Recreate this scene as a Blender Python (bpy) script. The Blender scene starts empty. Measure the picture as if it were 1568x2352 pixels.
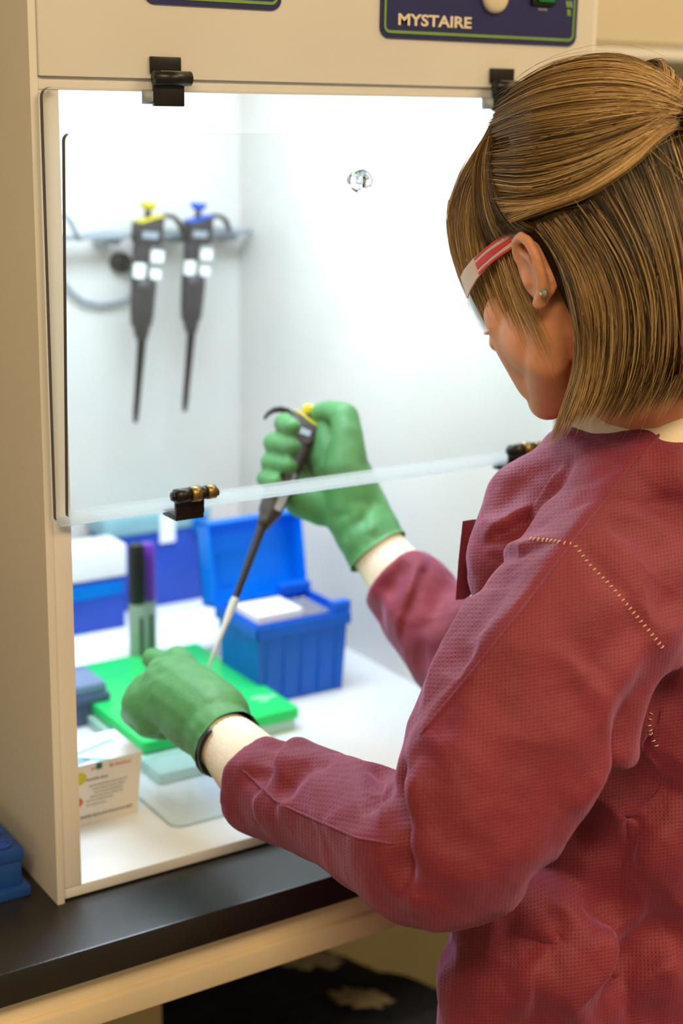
import bpy, bmesh, math, random
import numpy as np
from mathutils import Vector, Matrix, noise
from mathutils.bvhtree import BVHTree

random.seed(7)
scene = bpy.context.scene
COL = scene.collection

# ------------------------------------------------------------------ camera
# measured from the cabinet's edges: x runs along the cabinet front, y into it, z up from the bench top (metres)
F_PX = 3504.8
CAM = Vector((-0.4565, -1.1411, 0.6859))
RT = Vector((0.8391, -0.5437, 0.0175)).normalized()
FW = Vector((0.5290, 0.8082, -0.2588)).normalized()
UP = RT.cross(FW).normalized()
RT = FW.cross(UP).normalized()
cam_data = bpy.data.cameras.new('camera')
cam = bpy.data.objects.new('camera', cam_data)
COL.objects.link(cam)
cam.matrix_world = Matrix(((RT.x, UP.x, -FW.x, CAM.x), (RT.y, UP.y, -FW.y, CAM.y), (RT.z, UP.z, -FW.z, CAM.z), (0, 0, 0, 1)))
cam_data.sensor_fit = 'VERTICAL'
cam_data.sensor_height = 36.0
cam_data.sensor_width = 24.0
cam_data.lens = 36.0 * F_PX / 2352.0
cam_data.clip_start = 0.05
cam_data.dof.use_dof = True
cam_data.dof.focus_distance = 1.19
cam_data.dof.aperture_fstop = 3.6
scene.camera = cam

# ------------------------------------------------------------------ world, lights, exposure
world = bpy.data.worlds.new('room_light')
scene.world = world
world.use_nodes = True
wb = world.node_tree.nodes['Background']
wb.inputs[0].default_value = (1.0, 0.80, 0.55, 1)
wb.inputs[1].default_value = 0.36

def area(name, loc, target, sx, sy, power, color):
    d = bpy.data.lights.new(name, 'AREA')
    d.shape = 'RECTANGLE'; d.size = sx; d.size_y = sy; d.energy = power; d.color = color
    o = bpy.data.objects.new(name, d); COL.objects.link(o)
    o.location = loc
    o.rotation_euler = (Vector(target) - Vector(loc)).to_track_quat('-Z', 'Y').to_euler()
    return o
WARM = (1.0, 0.755, 0.44)
# unseen ceiling lights, 1.75 m above the bench
area('unseen_ceiling_light', (1.3, -1.7, 1.75), (1.3, -1.7, 0), 1.2, 0.6, 40, WARM)
area('unseen_ceiling_light', (-0.9, -1.5, 1.75), (-0.9, -1.5, 0), 1.2, 0.6, 44, WARM)

area('unseen_ceiling_light', (1.7, -0.45, 1.75), (1.7, -0.45, 0), 1.2, 0.6, 17, WARM)  # extra unseen light, added to brighten the cupboard and back of the hair
scene.view_settings.view_transform = 'Standard'
scene.view_settings.look = 'None'
scene.view_settings.exposure = 0.0
scene.view_settings.gamma = 1.0
scene.view_settings.use_curve_mapping = False
scene.cycles.use_denoising = True
scene.cycles.max_bounces = 8
scene.cycles.transparent_max_bounces = 16

def P(px, py, d):
    """world point seen at photo pixel (px, py) at distance d along the view axis"""
    return CAM + d * (FW + RT * ((px - 784.0) / F_PX) - UP * ((py - 1176.0) / F_PX))
def PZ(px, py, z):
    v = FW + RT * ((px - 784.0) / F_PX) - UP * ((py - 1176.0) / F_PX)
    return CAM + v * ((z - CAM.z) / v.z)
def PY(px, py, y):
    v = FW + RT * ((px - 784.0) / F_PX) - UP * ((py - 1176.0) / F_PX)
    return CAM + v * ((y - CAM.y) / v.y)

# ------------------------------------------------------------------ materials
def lin(c):
    return tuple((x / 12.92 if x <= 0.04045 else ((x + 0.055) / 1.055) ** 2.4) for x in [v / 255.0 for v in c])
def mat(name, rgb, rough=0.5, var=0.06, scale=40.0, spec=0.4, metal=0.0, bump=0.0, bscale=300.0, transl=0.0, sss=0.0, srgb=True, coat=0.0):
    m = bpy.data.materials.new(name); m.use_nodes = True
    nt = m.node_tree; N = nt.nodes; L = nt.links
    b = N['Principled BSDF']
    c = lin(rgb) if srgb else rgb
    tc = N.new('ShaderNodeTexCoord')
    nz = N.new('ShaderNodeTexNoise'); nz.inputs['Scale'].default_value = scale; nz.inputs['Detail'].default_value = 4
    L.new(tc.outputs['Object'], nz.inputs['Vector'])
    rp = N.new('ShaderNodeValToRGB')
    rp.color_ramp.elements[0].position = 0.3; rp.color_ramp.elements[1].position = 0.7
    rp.color_ramp.elements[0].color = tuple(min(1, x * (1 - var)) for x in c) + (1,)
    rp.color_ramp.elements[1].color = tuple(min(1, x * (1 + var)) for x in c) + (1,)
    L.new(nz.outputs['Fac'], rp.inputs['Fac'])
    L.new(rp.outputs['Color'], b.inputs['Base Color'])
    b.inputs['Roughness'].default_value = rough
    b.inputs['Metallic'].default_value = metal
    b.inputs['Specular IOR Level'].default_value = spec
    b.inputs['Coat Weight'].default_value = coat
    if sss > 0:
        b.inputs['Subsurface Weight'].default_value = sss
        b.inputs['Subsurface Radius'].default_value = (0.012, 0.004, 0.002)
    if bump > 0:
        n2 = N.new('ShaderNodeTexNoise'); n2.inputs['Scale'].default_value = bscale; n2.inputs['Detail'].default_value = 3
        L.new(tc.outputs['Object'], n2.inputs['Vector'])
        bp = N.new('ShaderNodeBump'); bp.inputs['Strength'].default_value = bump; bp.inputs['Distance'].default_value = 0.001
        L.new(n2.outputs['Fac'], bp.inputs['Height']); L.new(bp.outputs['Normal'], b.inputs['Normal'])
    if transl > 0:
        t = N.new('ShaderNodeBsdfTranslucent'); L.new(rp.outputs['Color'], t.inputs['Color'])
        mx = N.new('ShaderNodeMixShader'); mx.inputs[0].default_value = transl
        L.new(b.outputs[0], mx.inputs[1]); L.new(t.outputs[0], mx.inputs[2])
        L.new(mx.outputs[0], N['Material Output'].inputs['Surface'])
    return m
def mat_clear(name, tint=(1, 1, 1), refl=1.0, rough=0.02, haze=0.0):
    """thin clear plastic sheet: straight-through light plus a fresnel reflection"""
    m = bpy.data.materials.new(name); m.use_nodes = True
    nt = m.node_tree; N = nt.nodes; L = nt.links
    N.remove(N['Principled BSDF'])
    tr = N.new('ShaderNodeBsdfTransparent')
    tc = N.new('ShaderNodeTexCoord'); nz = N.new('ShaderNodeTexNoise'); nz.inputs['Scale'].default_value = 3.0
    L.new(tc.outputs['Object'], nz.inputs['Vector'])
    rp = N.new('ShaderNodeValToRGB')
    rp.color_ramp.elements[0].color = tuple(x * 0.985 for x in tint) + (1,); rp.color_ramp.elements[1].color = tuple(tint) + (1,)
    L.new(nz.outputs['Fac'], rp.inputs['Fac']); L.new(rp.outputs['Color'], tr.inputs['Color'])
    gl = N.new('ShaderNodeBsdfGlossy'); gl.inputs['Roughness'].default_value = rough
    # Schlick reflectance, the same from both sides of the thin sheet
    lw = N.new('ShaderNodeLayerWeight'); lw.inputs['Blend'].default_value = 0.5
    p5 = N.new('ShaderNodeMath'); p5.operation = 'POWER'; p5.inputs[1].default_value = 5.0
    L.new(lw.outputs['Facing'], p5.inputs[0])
    ml = N.new('ShaderNodeMath'); ml.operation = 'MULTIPLY_ADD'; ml.inputs[1].default_value = 0.96 * refl; ml.inputs[2].default_value = 0.035 * refl
    L.new(p5.outputs[0], ml.inputs[0])
    mx = N.new('ShaderNodeMixShader'); L.new(ml.outputs[0], mx.inputs[0])
    L.new(tr.outputs[0], mx.inputs[1]); L.new(gl.outputs[0], mx.inputs[2])
    last = mx
    if haze > 0:
        df0 = N.new('ShaderNodeBsdfDiffuse'); df0.inputs['Color'].default_value = (0.85, 0.88, 0.88, 1)
        tl0 = N.new('ShaderNodeBsdfTranslucent'); tl0.inputs['Color'].default_value = (0.9, 0.93, 0.93, 1)
        df = N.new('ShaderNodeMixShader'); df.inputs[0].default_value = 0.70
        L.new(df0.outputs[0], df.inputs[1]); L.new(tl0.outputs[0], df.inputs[2])
        m2 = N.new('ShaderNodeMixShader'); m2.inputs[0].default_value = haze
        L.new(mx.outputs[0], m2.inputs[1]); L.new(df.outputs[0], m2.inputs[2]); last = m2
    L.new(last.outputs[0], N['Material Output'].inputs['Surface'])
    return m
def mat_emit(name, rgb, strength):
    m = bpy.data.materials.new(name); m.use_nodes = True
    N = m.node_tree.nodes; N.remove(N['Principled BSDF'])
    e = N.new('ShaderNodeEmission'); e.inputs[0].default_value = rgb + (1,); e.inputs[1].default_value = strength
    m.node_tree.links.new(e.outputs[0], N['Material Output'].inputs['Surface'])
    return m

M = {}
M['pp_white'] = mat('white_polypropylene', (226, 222, 214), 0.42, 0.03, 6)
M['pp_floor'] = mat('cabinet_floor_white', (228, 230, 230), 0.22, 0.02, 6)
M['bench'] = mat('black_epoxy', (30, 27, 25), 0.30, 0.10, 30, spec=0.7, bump=0.15, bscale=900)
M['wood'] = mat('cream_bench_rail', (240, 222, 188), 0.5, 0.04, 12)
M['panel'] = mat('painted_panel', (226, 212, 158), 0.6, 0.05, 8)
M['wall'] = mat('painted_wall', (222, 212, 188), 0.7, 0.03, 5)
M['floor'] = mat('grey_vinyl', (120, 112, 100), 0.5, 0.12, 20)
M['ceil'] = mat('ceiling_white', (225, 222, 215), 0.8, 0.03, 5)
M['black'] = mat('black_plastic', (26, 24, 22), 0.35, 0.10, 60)
M['dark'] = mat('charcoal_plastic', (58, 54, 54), 0.40, 0.08, 60)
M['grey'] = mat('grey_plastic', (150, 158, 165), 0.4, 0.06, 50)
M['brass'] = mat('dull_brass', (150, 128, 80), 0.35, 0.10, 60, metal=0.8)
M['steel'] = mat('bright_steel', (190, 190, 188), 0.25, 0.05, 60, metal=1.0)
M['white'] = mat('white_plastic', (240, 240, 238), 0.4, 0.02, 40)
M['paper'] = mat('white_paper', (244, 246, 248), 0.7, 0.02, 20)
M['navy'] = mat('navy_print', (38, 42, 98), 0.40, 0.06, 80)
M['lime'] = mat('lime_print', (122, 160, 70), 0.45, 0.06, 80)
M['cream'] = mat('cream_print', (228, 214, 190), 0.5, 0.03, 80)
M['greenlamp'] = mat('green_rocker', (20, 120, 62), 0.35, 0.06, 80)
M['yellow'] = mat('yellow_plastic', (232, 214, 30), 0.35, 0.05, 60, transl=0.15)
M['blueb'] = mat('blue_plastic', (15, 95, 215), 0.35, 0.05, 60, transl=0.15)
M['boxblue'] = mat('cobalt_plastic', (24, 112, 230), 0.32, 0.06, 25, transl=0.25)
M['lidblue'] = mat('azure_plastic', (8, 160, 255), 0.30, 0.06, 25, transl=0.5)  # brighter than the box blue: light shining through the lid put into the colour
M['navyblue'] = mat('deep_blue_plastic', (44, 84, 196), 0.32, 0.06, 25, transl=0.15)
M['teal'] = mat('pale_teal_plastic', (150, 198, 208), 0.35, 0.05, 25, transl=0.2)
M['rackblue'] = mat('rack_blue_plastic', (30, 74, 150), 0.4, 0.08, 40)
M['green'] = mat('bright_green_plastic', (52, 234, 124), 0.30, 0.05, 25, transl=0.2)
M['mint'] = mat('mint_plastic', (196, 240, 226), 0.35, 0.03, 25, transl=0.25)
M['slate'] = mat('slate_blue_plastic', (118, 136, 172), 0.30, 0.06, 30)
M['slate2'] = mat('slate_dark_plastic', (84, 98, 132), 0.35, 0.06, 30)
M['pen'] = mat('grey_green_barrel', (150, 165, 150), 0.35, 0.05, 60)
M['purple'] = mat('purple_plastic', (104, 52, 168), 0.35, 0.06, 60)
M['carton'] = mat('carton_card', (236, 226, 210), 0.6, 0.03, 30)
M['carton_top'] = mat('carton_gloss_top', (242, 242, 246), 0.45, 0.02, 30)
M['p_teal'] = mat('teal_ink', (130, 200, 205), 0.5, 0.04, 80)
M['p_blue'] = mat('blue_ink', (150, 178, 240), 0.5, 0.04, 80)
M['p_yel'] = mat('yellow_ink', (205, 195, 45), 0.5, 0.04, 80)
M['p_red'] = mat('red_ink', (222, 110, 80), 0.5, 0.04, 80)
M['p_ink'] = mat('grey_ink', (120, 112, 120), 0.5, 0.04, 80)
M['p_rose'] = mat('rose_ink', (214, 150, 140), 0.5, 0.04, 80)
M['p_dk'] = mat('green_ink', (62, 96, 88), 0.5, 0.04, 80)
M['acrylic'] = mat_clear('clear_acrylic', (0.985, 0.995, 0.995), 0.9, 0.015)
M['acryl_edge'] = mat('acrylic_refracted_dark', (66, 58, 62), 0.25, 0.10, 90)  # dark room refracted in the sheet's edge, put into its colour
M['acryl_low'] = mat('acrylic_frosted_edge', (232, 236, 236), 0.30, 0.02, 30, transl=0.5)
M['clearlid'] = mat_clear('clear_thin_plastic', (0.88, 0.92, 0.92), 1.6, 0.08, haze=0.12)
M['tips'] = mat('clear_polypropylene', (226, 226, 216), 0.3, 0.03, 60, transl=0.4)
M['navycloth'] = mat('navy_cloth', (58, 64, 84), 0.85, 0.25, 60, bump=0.5, bscale=500)
M['foam'] = mat('pale_foam', (246, 232, 198), 0.95, 0.10, 120, bump=0.8, bscale=400)
M['cord'] = mat('grey_cord', (150, 156, 165), 0.5, 0.05, 60)

# ------------------------------------------------------------------ mesh helpers
def link(name, me, m, parent=None, smooth=False):
    ms = m if isinstance(m, (list, tuple)) else [m]
    for x in ms: me.materials.append(x)
    if smooth:
        me.polygons.foreach_set('use_smooth', [True] * len(me.polygons))
    o = bpy.data.objects.new(name, me); COL.objects.link(o)
    if parent is not None:
        o.parent = parent
        if parent.get('_w') is not None or True:
            o.matrix_parent_inverse = MW[parent.name].inverted() if parent.name in MW else Matrix()
    return o
MW = {}
def thing(name, label, cat, loc=(0, 0, 0), group=None, rot=None):
    o = bpy.data.objects.new(name, None); COL.objects.link(o)
    o.empty_display_size = 0.02
    o.location = loc
    if rot is not None: o.rotation_euler = rot
    o['label'] = label; o['category'] = cat
    if group: o['group'] = group
    MW[o.name] = Matrix.Translation(loc) @ (Matrix(rot.to_matrix().to_4x4()) if rot is not None else Matrix())
    return o
def tag(o, label, cat, group=None):
    o['label'] = label; o['category'] = cat
    if group: o['group'] = group
    return o
def struct(o):
    o['kind'] = 'structure'
    return o
class MB:
    def __init__(s): s.v = []; s.f = []; s.mi = []
    def add(s, vs, fs, mi=0):
        n = len(s.v); s.v += [tuple(x) for x in vs]
        for f in fs: s.f.append([i + n for i in f]); s.mi.append(mi)
        return s
    def box(s, x0, x1, y0, y1, z0, z1, mi=0, X=None, bev=0.0):
        b = bmesh.new(); bmesh.ops.create_cube(b, size=1)
        for v in b.verts:
            v.co = Vector((x0 + (v.co.x + .5) * (x1 - x0), y0 + (v.co.y + .5) * (y1 - y0), z0 + (v.co.z + .5) * (z1 - z0)))
        if bev > 0: bmesh.ops.bevel(b, geom=b.edges[:], offset=bev, segments=2, affect='EDGES', profile=0.6)
        return s.bm(b, mi, X)
    def bm(s, b, mi=0, X=None):
        b.verts.index_update()
        vs = [(X @ v.co if X is not None else v.co.copy()) for v in b.verts]
        fs = [[v.index for v in f.verts] for f in b.faces]
        b.free(); return s.add(vs, fs, mi)
    def prism(s, poly, d0, d1, axes, mi=0, bev=0.0, org=(0, 0, 0)):
        """poly: 2-D outline; axes = (u, v, n) world directions"""
        u, v, n = [Vector(a) for a in axes]; O = Vector(org)
        b = bmesh.new()
        lo = [b.verts.new(O + u * p[0] + v * p[1] + n * d0) for p in poly]
        hi = [b.verts.new(O + u * p[0] + v * p[1] + n * d1) for p in poly]
        k = len(poly)
        b.faces.new(lo[::-1]); b.faces.new(hi)
        for i in range(k): b.faces.new((lo[i], lo[(i + 1) % k], hi[(i + 1) % k], hi[i]))
        bmesh.ops.recalc_face_normals(b, faces=b.faces[:])
        if bev > 0:
            eg = [e for e in b.edges if abs((e.verts[0].co - e.verts[1].co).dot(n)) < 1e-7]
            bmesh.ops.bevel(b, geom=eg, offset=bev, segments=2, affect='EDGES', profile=0.6)
        return s.bm(b, mi)
    def tube(s, pts, r, seg=10, mi=0, cap=True, up=None):
        pts = [Vector(p) for p in pts]; n = len(pts)
        rs = r if isinstance(r, (list, tuple)) else [r] * n
        rings = []
        t = (pts[1] - pts[0]).normalized()
        a = Vector(up) if up is not None else (Vector((0, 0, 1)) if abs(t.z) < .9 else Vector((1, 0, 0)))
        a = (a - t * a.dot(t)).normalized()
        vs = []
        for i in range(n):
            if i == 0: t = pts[1] - pts[0]
            elif i == n - 1: t = pts[-1] - pts[-2]
            else: t = pts[i + 1] - pts[i - 1]
            t.normalize(); a = (a - t * a.dot(t)).normalized(); c = t.cross(a)
            rr = rs[i]; ra, rb = rr if isinstance(rr, (tuple, list)) else (rr, rr)
            for k in range(seg):
                th = 2 * math.pi * k / seg
                vs.append(pts[i] + a * (ra * math.cos(th)) + c * (rb * math.sin(th)))
        fs = []
        for i in range(n - 1):
            for k in range(seg):
                fs.append([i * seg + k, i * seg + (k + 1) % seg, (i + 1) * seg + (k + 1) % seg, (i + 1) * seg + k])
        if cap: fs.append(list(range(seg))[::-1]); fs.append([(n - 1) * seg + k for k in range(seg)])
        return s.add(vs, fs, mi)
    def lathe(s, prof, seg=20, mi=0, X=None):
        """prof: list of (radius, z)"""
        vs = []; fs = []; n = len(prof)
        for r, z in prof:
            for k in range(seg):
                th = 2 * math.pi * k / seg; p = Vector((max(r, 1e-5) * math.cos(th), max(r, 1e-5) * math.sin(th), z))
                vs.append(X @ p if X is not None else p)
        for i in range(n - 1):
            for k in range(seg): fs.append([i * seg + k, i * seg + (k + 1) % seg, (i + 1) * seg + (k + 1) % seg, (i + 1) * seg + k])
        fs.append(list(range(seg))[::-1]); fs.append([(n - 1) * seg + k for k in range(seg)])
        return s.add(vs, fs, mi)
    def ball(s, c, r, mi=0, seg=16, ring=10, R3=None):
        c = Vector(c); rr = r if isinstance(r, (tuple, list)) else (r, r, r)
        b = bmesh.new(); bmesh.ops.create_uvsphere(b, u_segments=seg, v_segments=ring, radius=1)
        for v in b.verts:
            q = Vector((v.co.x * rr[0], v.co.y * rr[1], v.co.z * rr[2]))
            v.co = c + (R3 @ q if R3 is not None else q)
        return s.bm(b, mi)
    def mesh(s, name):
        me = bpy.data.meshes.new(name); me.from_pydata(s.v, [], s.f)
        me.polygons.foreach_set('material_index', s.mi); me.update()
        return me
    def build(s, name, m, parent=None, smooth=False, autosm=False):
        o = link(name, s.mesh(name), m, parent, smooth)
        if autosm:
            o.data.polygons.foreach_set('use_smooth', [True] * len(o.data.polygons))
            o.data.set_sharp_from_angle(angle=math.radians(38))
        return o
def rrect(x0, x1, y0, y1, r, k=6):
    out = []
    for cx, cy, a0 in ((x1 - r, y1 - r, 0), (x0 + r, y1 - r, 90), (x0 + r, y0 + r, 180), (x1 - r, y0 + r, 270)):
        for i in range(k + 1):
            a = math.radians(a0 + 90 * i / k); out.append((cx + r * math.cos(a), cy + r * math.sin(a)))
    return out
def ringprism(mb, outer, inner, d0, d1, axes, org, mi=0):
    u, v, n = [Vector(a) for a in axes]; O = Vector(org); k = len(outer)
    vs = []
    for poly, d in ((outer, d1), (inner, d1), (outer, d0), (inner, d0)):
        vs += [O + u * p[0] + v * p[1] + n * d for p in poly]
    fs = []
    for i in range(k):
        j = (i + 1) % k
        fs += [[i, j, k + j, k + i], [2 * k + i, 3 * k + i, 3 * k + j, 2 * k + j], [i, 2 * k + i, 2 * k + j, j], [k + i, k + j, 3 * k + j, 3 * k + i]]
    return mb.add(vs, fs, mi)
def text_mesh(body, size, X, depth=0.0004):
    cu = bpy.data.curves.new('t', 'FONT'); cu.body = body; cu.size = size; cu.extrude = depth; cu.offset = 0.00035
    cu.resolution_u = 3
    o = bpy.data.objects.new('t', cu); COL.objects.link(o)
    me = bpy.data.meshes.new_from_object(o)
    bpy.data.objects.remove(o); bpy.data.curves.remove(cu)
    me.transform(X)
    return me
FRONT = ((1, 0, 0), (0, 0, 1), (0, -1, 0))      # plates that face the viewer of the cabinet
XF = lambda x, y, z: Matrix(((1, 0, 0, x), (0, 0, -1, y), (0, 1, 0, z), (0, 0, 0, 1)))   # text standing upright facing -y

# ================================================================== the setting
ZF = -0.90
struct(MB().box(-3.2, 3.6, -3.2, 1.0, ZF - 0.05, ZF).build('floor', M['floor']))
struct(MB().box(-3.2, 3.6, 0.86, 1.0, ZF, 2.0).build('wall_back', M['wall']))
struct(MB().box(-3.3, -3.2, -3.2, 1.0, ZF, 2.0).build('wall_left', M['wall']))
struct(MB().box(3.6, 3.7, -3.2, 1.0, ZF, 2.0).build('wall_right', M['wall']))
struct(MB().box(-3.3, 3.7, -3.2, 1.0, 2.0, 2.05).build('ceiling', M['ceil']))

# bench: black worktop, cream front rail, supporting panels
BY = -0.079
bench = thing('lab_bench', 'long lab bench with black worktop, cream front rail and olive-beige panels below', 'bench', (0.2, 0.3, ZF))
MB().box(-1.6, 2.6, BY, 0.855, -0.031, 0.0, bev=0.003).build('worktop', M['bench'], bench, autosm=True)
rail = MB().box(-1.6, 2.6, BY + 0.012, BY + 0.030, -0.078, -0.031, bev=0.002).build('front_rail', M['wood'], bench, autosm=True)
MB().box(-1.6, 2.6, BY + 0.004, BY + 0.012, -0.078, -0.056, bev=0.002).build('rail_lip', M['wood'], rail, autosm=True)
MB().box(-0.02, 0.0, BY + 0.06, 0.85, ZF, -0.031).build('side_panel', M['panel'], bench)
MB().box(-0.9, PY(371, 2310, 0.20).x, 0.20, 0.22, ZF, -0.031).build('cupboard_front', M['panel'], bench)
MB().box(0.0, 1.8, 0.80, 0.82, ZF, -0.031).build('back_panel', M['panel'], bench)
MB().box(1.32, 1.36, 0.79, 0.80, ZF, -0.031).build('panel_shade_line', M['dark'], bench)  # dark strip standing in for a vertical shadow line on the panel

# wall cupboard to the right behind the head
wc = thing('wall_cupboard', 'cream wall cupboard with a pale bottom edge behind the head', 'cupboard', (1.5, 0.7, 0.78))
zc = PY(1470, 130, 0.60).z
MB().box(0.60, 2.6, 0.602, 0.86, zc + 0.012, 1.5, bev=0.002).build('carcass', M['wall'], wc)
MB().box(0.60, 2.6, 0.592, 0.602, zc + 0.018, 1.5, bev=0.002).build('door', M['wall'], wc)
MB().box(0.60, 2.6, 0.586, 0.86, zc - 0.004, zc + 0.012, bev=0.002).build('bottom_rail', M['white'], wc)

# worn dark seat pushed under the bench
seat = thing('padded_seat', 'dark navy padded seat under the bench with two pale ragged patches', 'seat', (0.46, 0.30, ZF))
ZS = -0.42
ang = math.atan2(0.2666 - 0.4283, 0.6259 - 0.5437)
cB = Vector((0.5437, 0.4283, ZS)); ux = Vector((math.cos(ang), math.sin(ang), 0)); uy = Vector((ux.y, -ux.x, 0))
uy = Vector((-1, 0.05, 0)).normalized()
XS = Matrix(((ux.x, uy.x, 0, cB.x), (ux.y, uy.y, 0, cB.y), (0, 0, 1, ZS), (0, 0, 0, 1)))
b = bmesh.new(); bmesh.ops.create_grid(b, x_segments=30, y_segments=30, size=0.5)
for v in b.verts:
    v.co.x = (v.co.x + .5) * 0.28 - 0.01; v.co.y = (v.co.y + .5) * 0.37 - .01
    v.co.z = 0.006 * noise.noise(v.co * 14) - 0.0 + 0.003 * noise.noise(v.co * 40)
    e = min(v.co.x + .01, .27 - v.co.x, v.co.y + .01, .36 - v.co.y)
    v.co.z -= 0.05 * math.exp(-max(e, 0) / 0.008)
MB().bm(b, 0, XS).build('cushion', M['navycloth'], seat, smooth=True)
MB().box(-0.008, .268, -.008, .358, -.085, -.03, X=XS).build('seat_pan', M['black'], seat)
MB().tube([XS @ Vector((.13, .18, -.08)), XS @ Vector((.13, .18, ZF - ZS + .03))], .022, 14).build('post', M['black'], seat, smooth=True)
for k in range(5):
    a = k * 2 * math.pi / 5
    MB().tube([XS @ Vector((.13, .18, ZF - ZS + .06)), XS @ Vector((.13 + .16 * math.cos(a), .18 + .16 * math.sin(a), ZF - ZS + .02))], [.018, .014], 8).build('foot', M['black'], seat)
def patch(px, py, rx, ry, sd):
    c = PZ(px, py, ZS); ci = XS.inverted() @ c
    rnd = random.Random(sd); vs = [Vector((ci.x, ci.y, .014))]; k = 40
    for i in range(k):
        a = 2 * math.pi * i / k; q = 0.72 + 0.5 * rnd.random()
        vs.append(Vector((ci.x + rx * q * math.cos(a), ci.y + ry * q * math.sin(a), .004)))
    fs = [[0, 1 + i, 1 + (i + 1) % k] for i in range(k)]
    MB().add([XS @ v for v in vs], fs).build('worn_patch', M['foam'], seat, smooth=True)
patch(830, 2298, .034, .030, 1); patch(695, 2205, .042, .036, 2)

# ================================================================== the cabinet
W = 0.57; YB = 0.68; ZT = 1.02; ZH = 0.702
cab = thing('pcr_cabinet', 'white bench-top laboratory cabinet with lit interior and clear folding front', 'lab cabinet', (W / 2, 0.34, 0.0))
T = 0.007
MB().box(0, T, 0.0, YB + T, 0.0, ZT, bev=0.0012).build('side_panel', M['pp_white'], cab, autosm=True)
MB().box(W - T, W, 0.0, YB + T, 0.0, ZT, bev=0.0012).build('side_panel', M['pp_white'], cab, autosm=True)
MB().box(T, W - T, YB, YB + T, 0.0, ZT).build('back_panel', M['pp_white'], cab)
MB().box(T, W - T, 0.004, YB, 0.002, 0.0125, bev=0.0012).build('floor_panel', M['pp_floor'], cab, autosm=True)
MB().box(T, W - T, 0.02, YB, 0.88, 0.89).build('inner_ceiling', M['pp_white'], cab)
MB().box(0, W, 0.0, YB + T, ZT, ZT + T).build('top_panel', M['pp_white'], cab)
MB().box(T, 0.0245, 0.003, 0.010, 0.0125, ZH, bev=0.001).build('front_post', M['pp_white'], cab, autosm=True)
MB().box(W - 0.0245, W - T, 0.003, 0.010, 0.0125, ZH, bev=0.001).build('front_post', M['pp_white'], cab, autosm=True)
hd = MB().box(T, W - T, -0.002, 0.012, ZH, ZT, bev=0.0012).build('header', M['pp_white'], cab, autosm=True)
MB().box(T, W - T, 0.002, 0.014, ZH - 0.010, ZH, bev=0.001).build('header_lip', M['pp_white'], hd, autosm=True)

# lamp inside the cabinet head
lampfix = MB().box(0.03, W - 0.03, 0.12, 0.40, 0.868, 0.88).build('lamp_housing', M['white'], cab)
for yy in (0.16, 0.26, 0.36):
    MB().tube([(0.05, yy, 0.858), (W - 0.05, yy, 0.858)], 0.008, 12).build('lamp_tube', mat_emit('lamp_glow', (0.86, 0.94, 1.0), 6.0), lampfix, smooth=True)
LI = area('cabinet_lamp_light', (W / 2, 0.26, 0.842), (W / 2, 0.22, 0), 0.46, 0.28, 7.0, (0.70, 0.83, 1.0))

# clear front: upper sheet hangs from two hinges, lower leaf folded up in front of it
def sheet(name, x0, x1, zb, zt, yb, yt, th, r, parent):
    n = Vector((0, -(zt - zb), (yt - yb))).normalized()      # outward (towards the viewer)
    v = Vector((0, yt - yb, zt - zb)).normalized()
    h = math.hypot(zt - zb, yt - yb)
    poly = rrect(x0, x1, 0, h, r, 5); k = len(poly)
    mb = MB(); O = Vector((0, yb, zb)); u = Vector((1, 0, 0))
    lo = [O + u * p[0] + v * p[1] for p in poly]; hi = [q + n * th for q in lo]
    mb.add(lo + hi, [list(range(k))[::-1], [k + i for i in range(k)]], 0)
    for i in range(k):
        j = (i + 1) % k
        mid = (Vector(poly[i]) + Vector(poly[j])) * .5
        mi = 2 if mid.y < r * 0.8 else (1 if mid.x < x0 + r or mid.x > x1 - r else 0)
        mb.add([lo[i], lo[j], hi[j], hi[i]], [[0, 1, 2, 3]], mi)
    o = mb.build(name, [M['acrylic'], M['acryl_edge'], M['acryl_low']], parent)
    # lower rim seen through the sheet as a frosted strip
    b = MB(); b.prism([(x0 + .004, .0), (x1 - .004, .0), (x1 - .004, .008), (x0 + .004, .008)], -.0006, th + .0006, (u, v, n), 0, 0, O)
    rim = b.build('frosted_rim', M['acryl_rim'], o)
    return o
M['acryl_rim'] = mat_clear('acrylic_rim', (0.97, 0.98, 0.98), 0.5, 0.3, haze=0.28)
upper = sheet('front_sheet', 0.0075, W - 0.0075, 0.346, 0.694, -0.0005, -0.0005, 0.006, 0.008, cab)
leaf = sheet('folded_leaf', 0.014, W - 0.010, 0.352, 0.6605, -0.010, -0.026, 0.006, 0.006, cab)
# clear ball knob on the folded leaf
kp = PY(828, 415, -0.036)
kn = MB(); kn.ball(kp, 0.0105, 0, 24, 16)
kn.tube([kp + Vector((0, .003, 0)), kp + Vector((0, .014, 0))], .005, 12)
glass = bpy.data.materials.new('clear_glass'); glass.use_nodes = True
gb = glass.node_tree.nodes['Principled BSDF']; gb.inputs['Transmission Weight'].default_value = 1.0
gb.inputs['Roughness'].default_value = 0.02; gb.inputs['IOR'].default_value = 1.47
gn = glass.node_tree.nodes.new('ShaderNodeTexNoise'); gr = glass.node_tree.nodes.new('ShaderNodeValToRGB')
gr.color_ramp.elements[0].color = (.95, .97, .97, 1); gr.color_ramp.elements[1].color = (1, 1, 1, 1)
glass.node_tree.links.new(gn.outputs['Fac'], gr.inputs['Fac']); glass.node_tree.links.new(gr.outputs['Color'], gb.inputs['Base Color'])
kn.build('knob', glass, leaf, smooth=True)
MB().ball(kp + Vector((.009, -.002, 0)), (.0022, .0022, .003)).build('knob_screw', M['black'], leaf, smooth=True)

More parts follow.
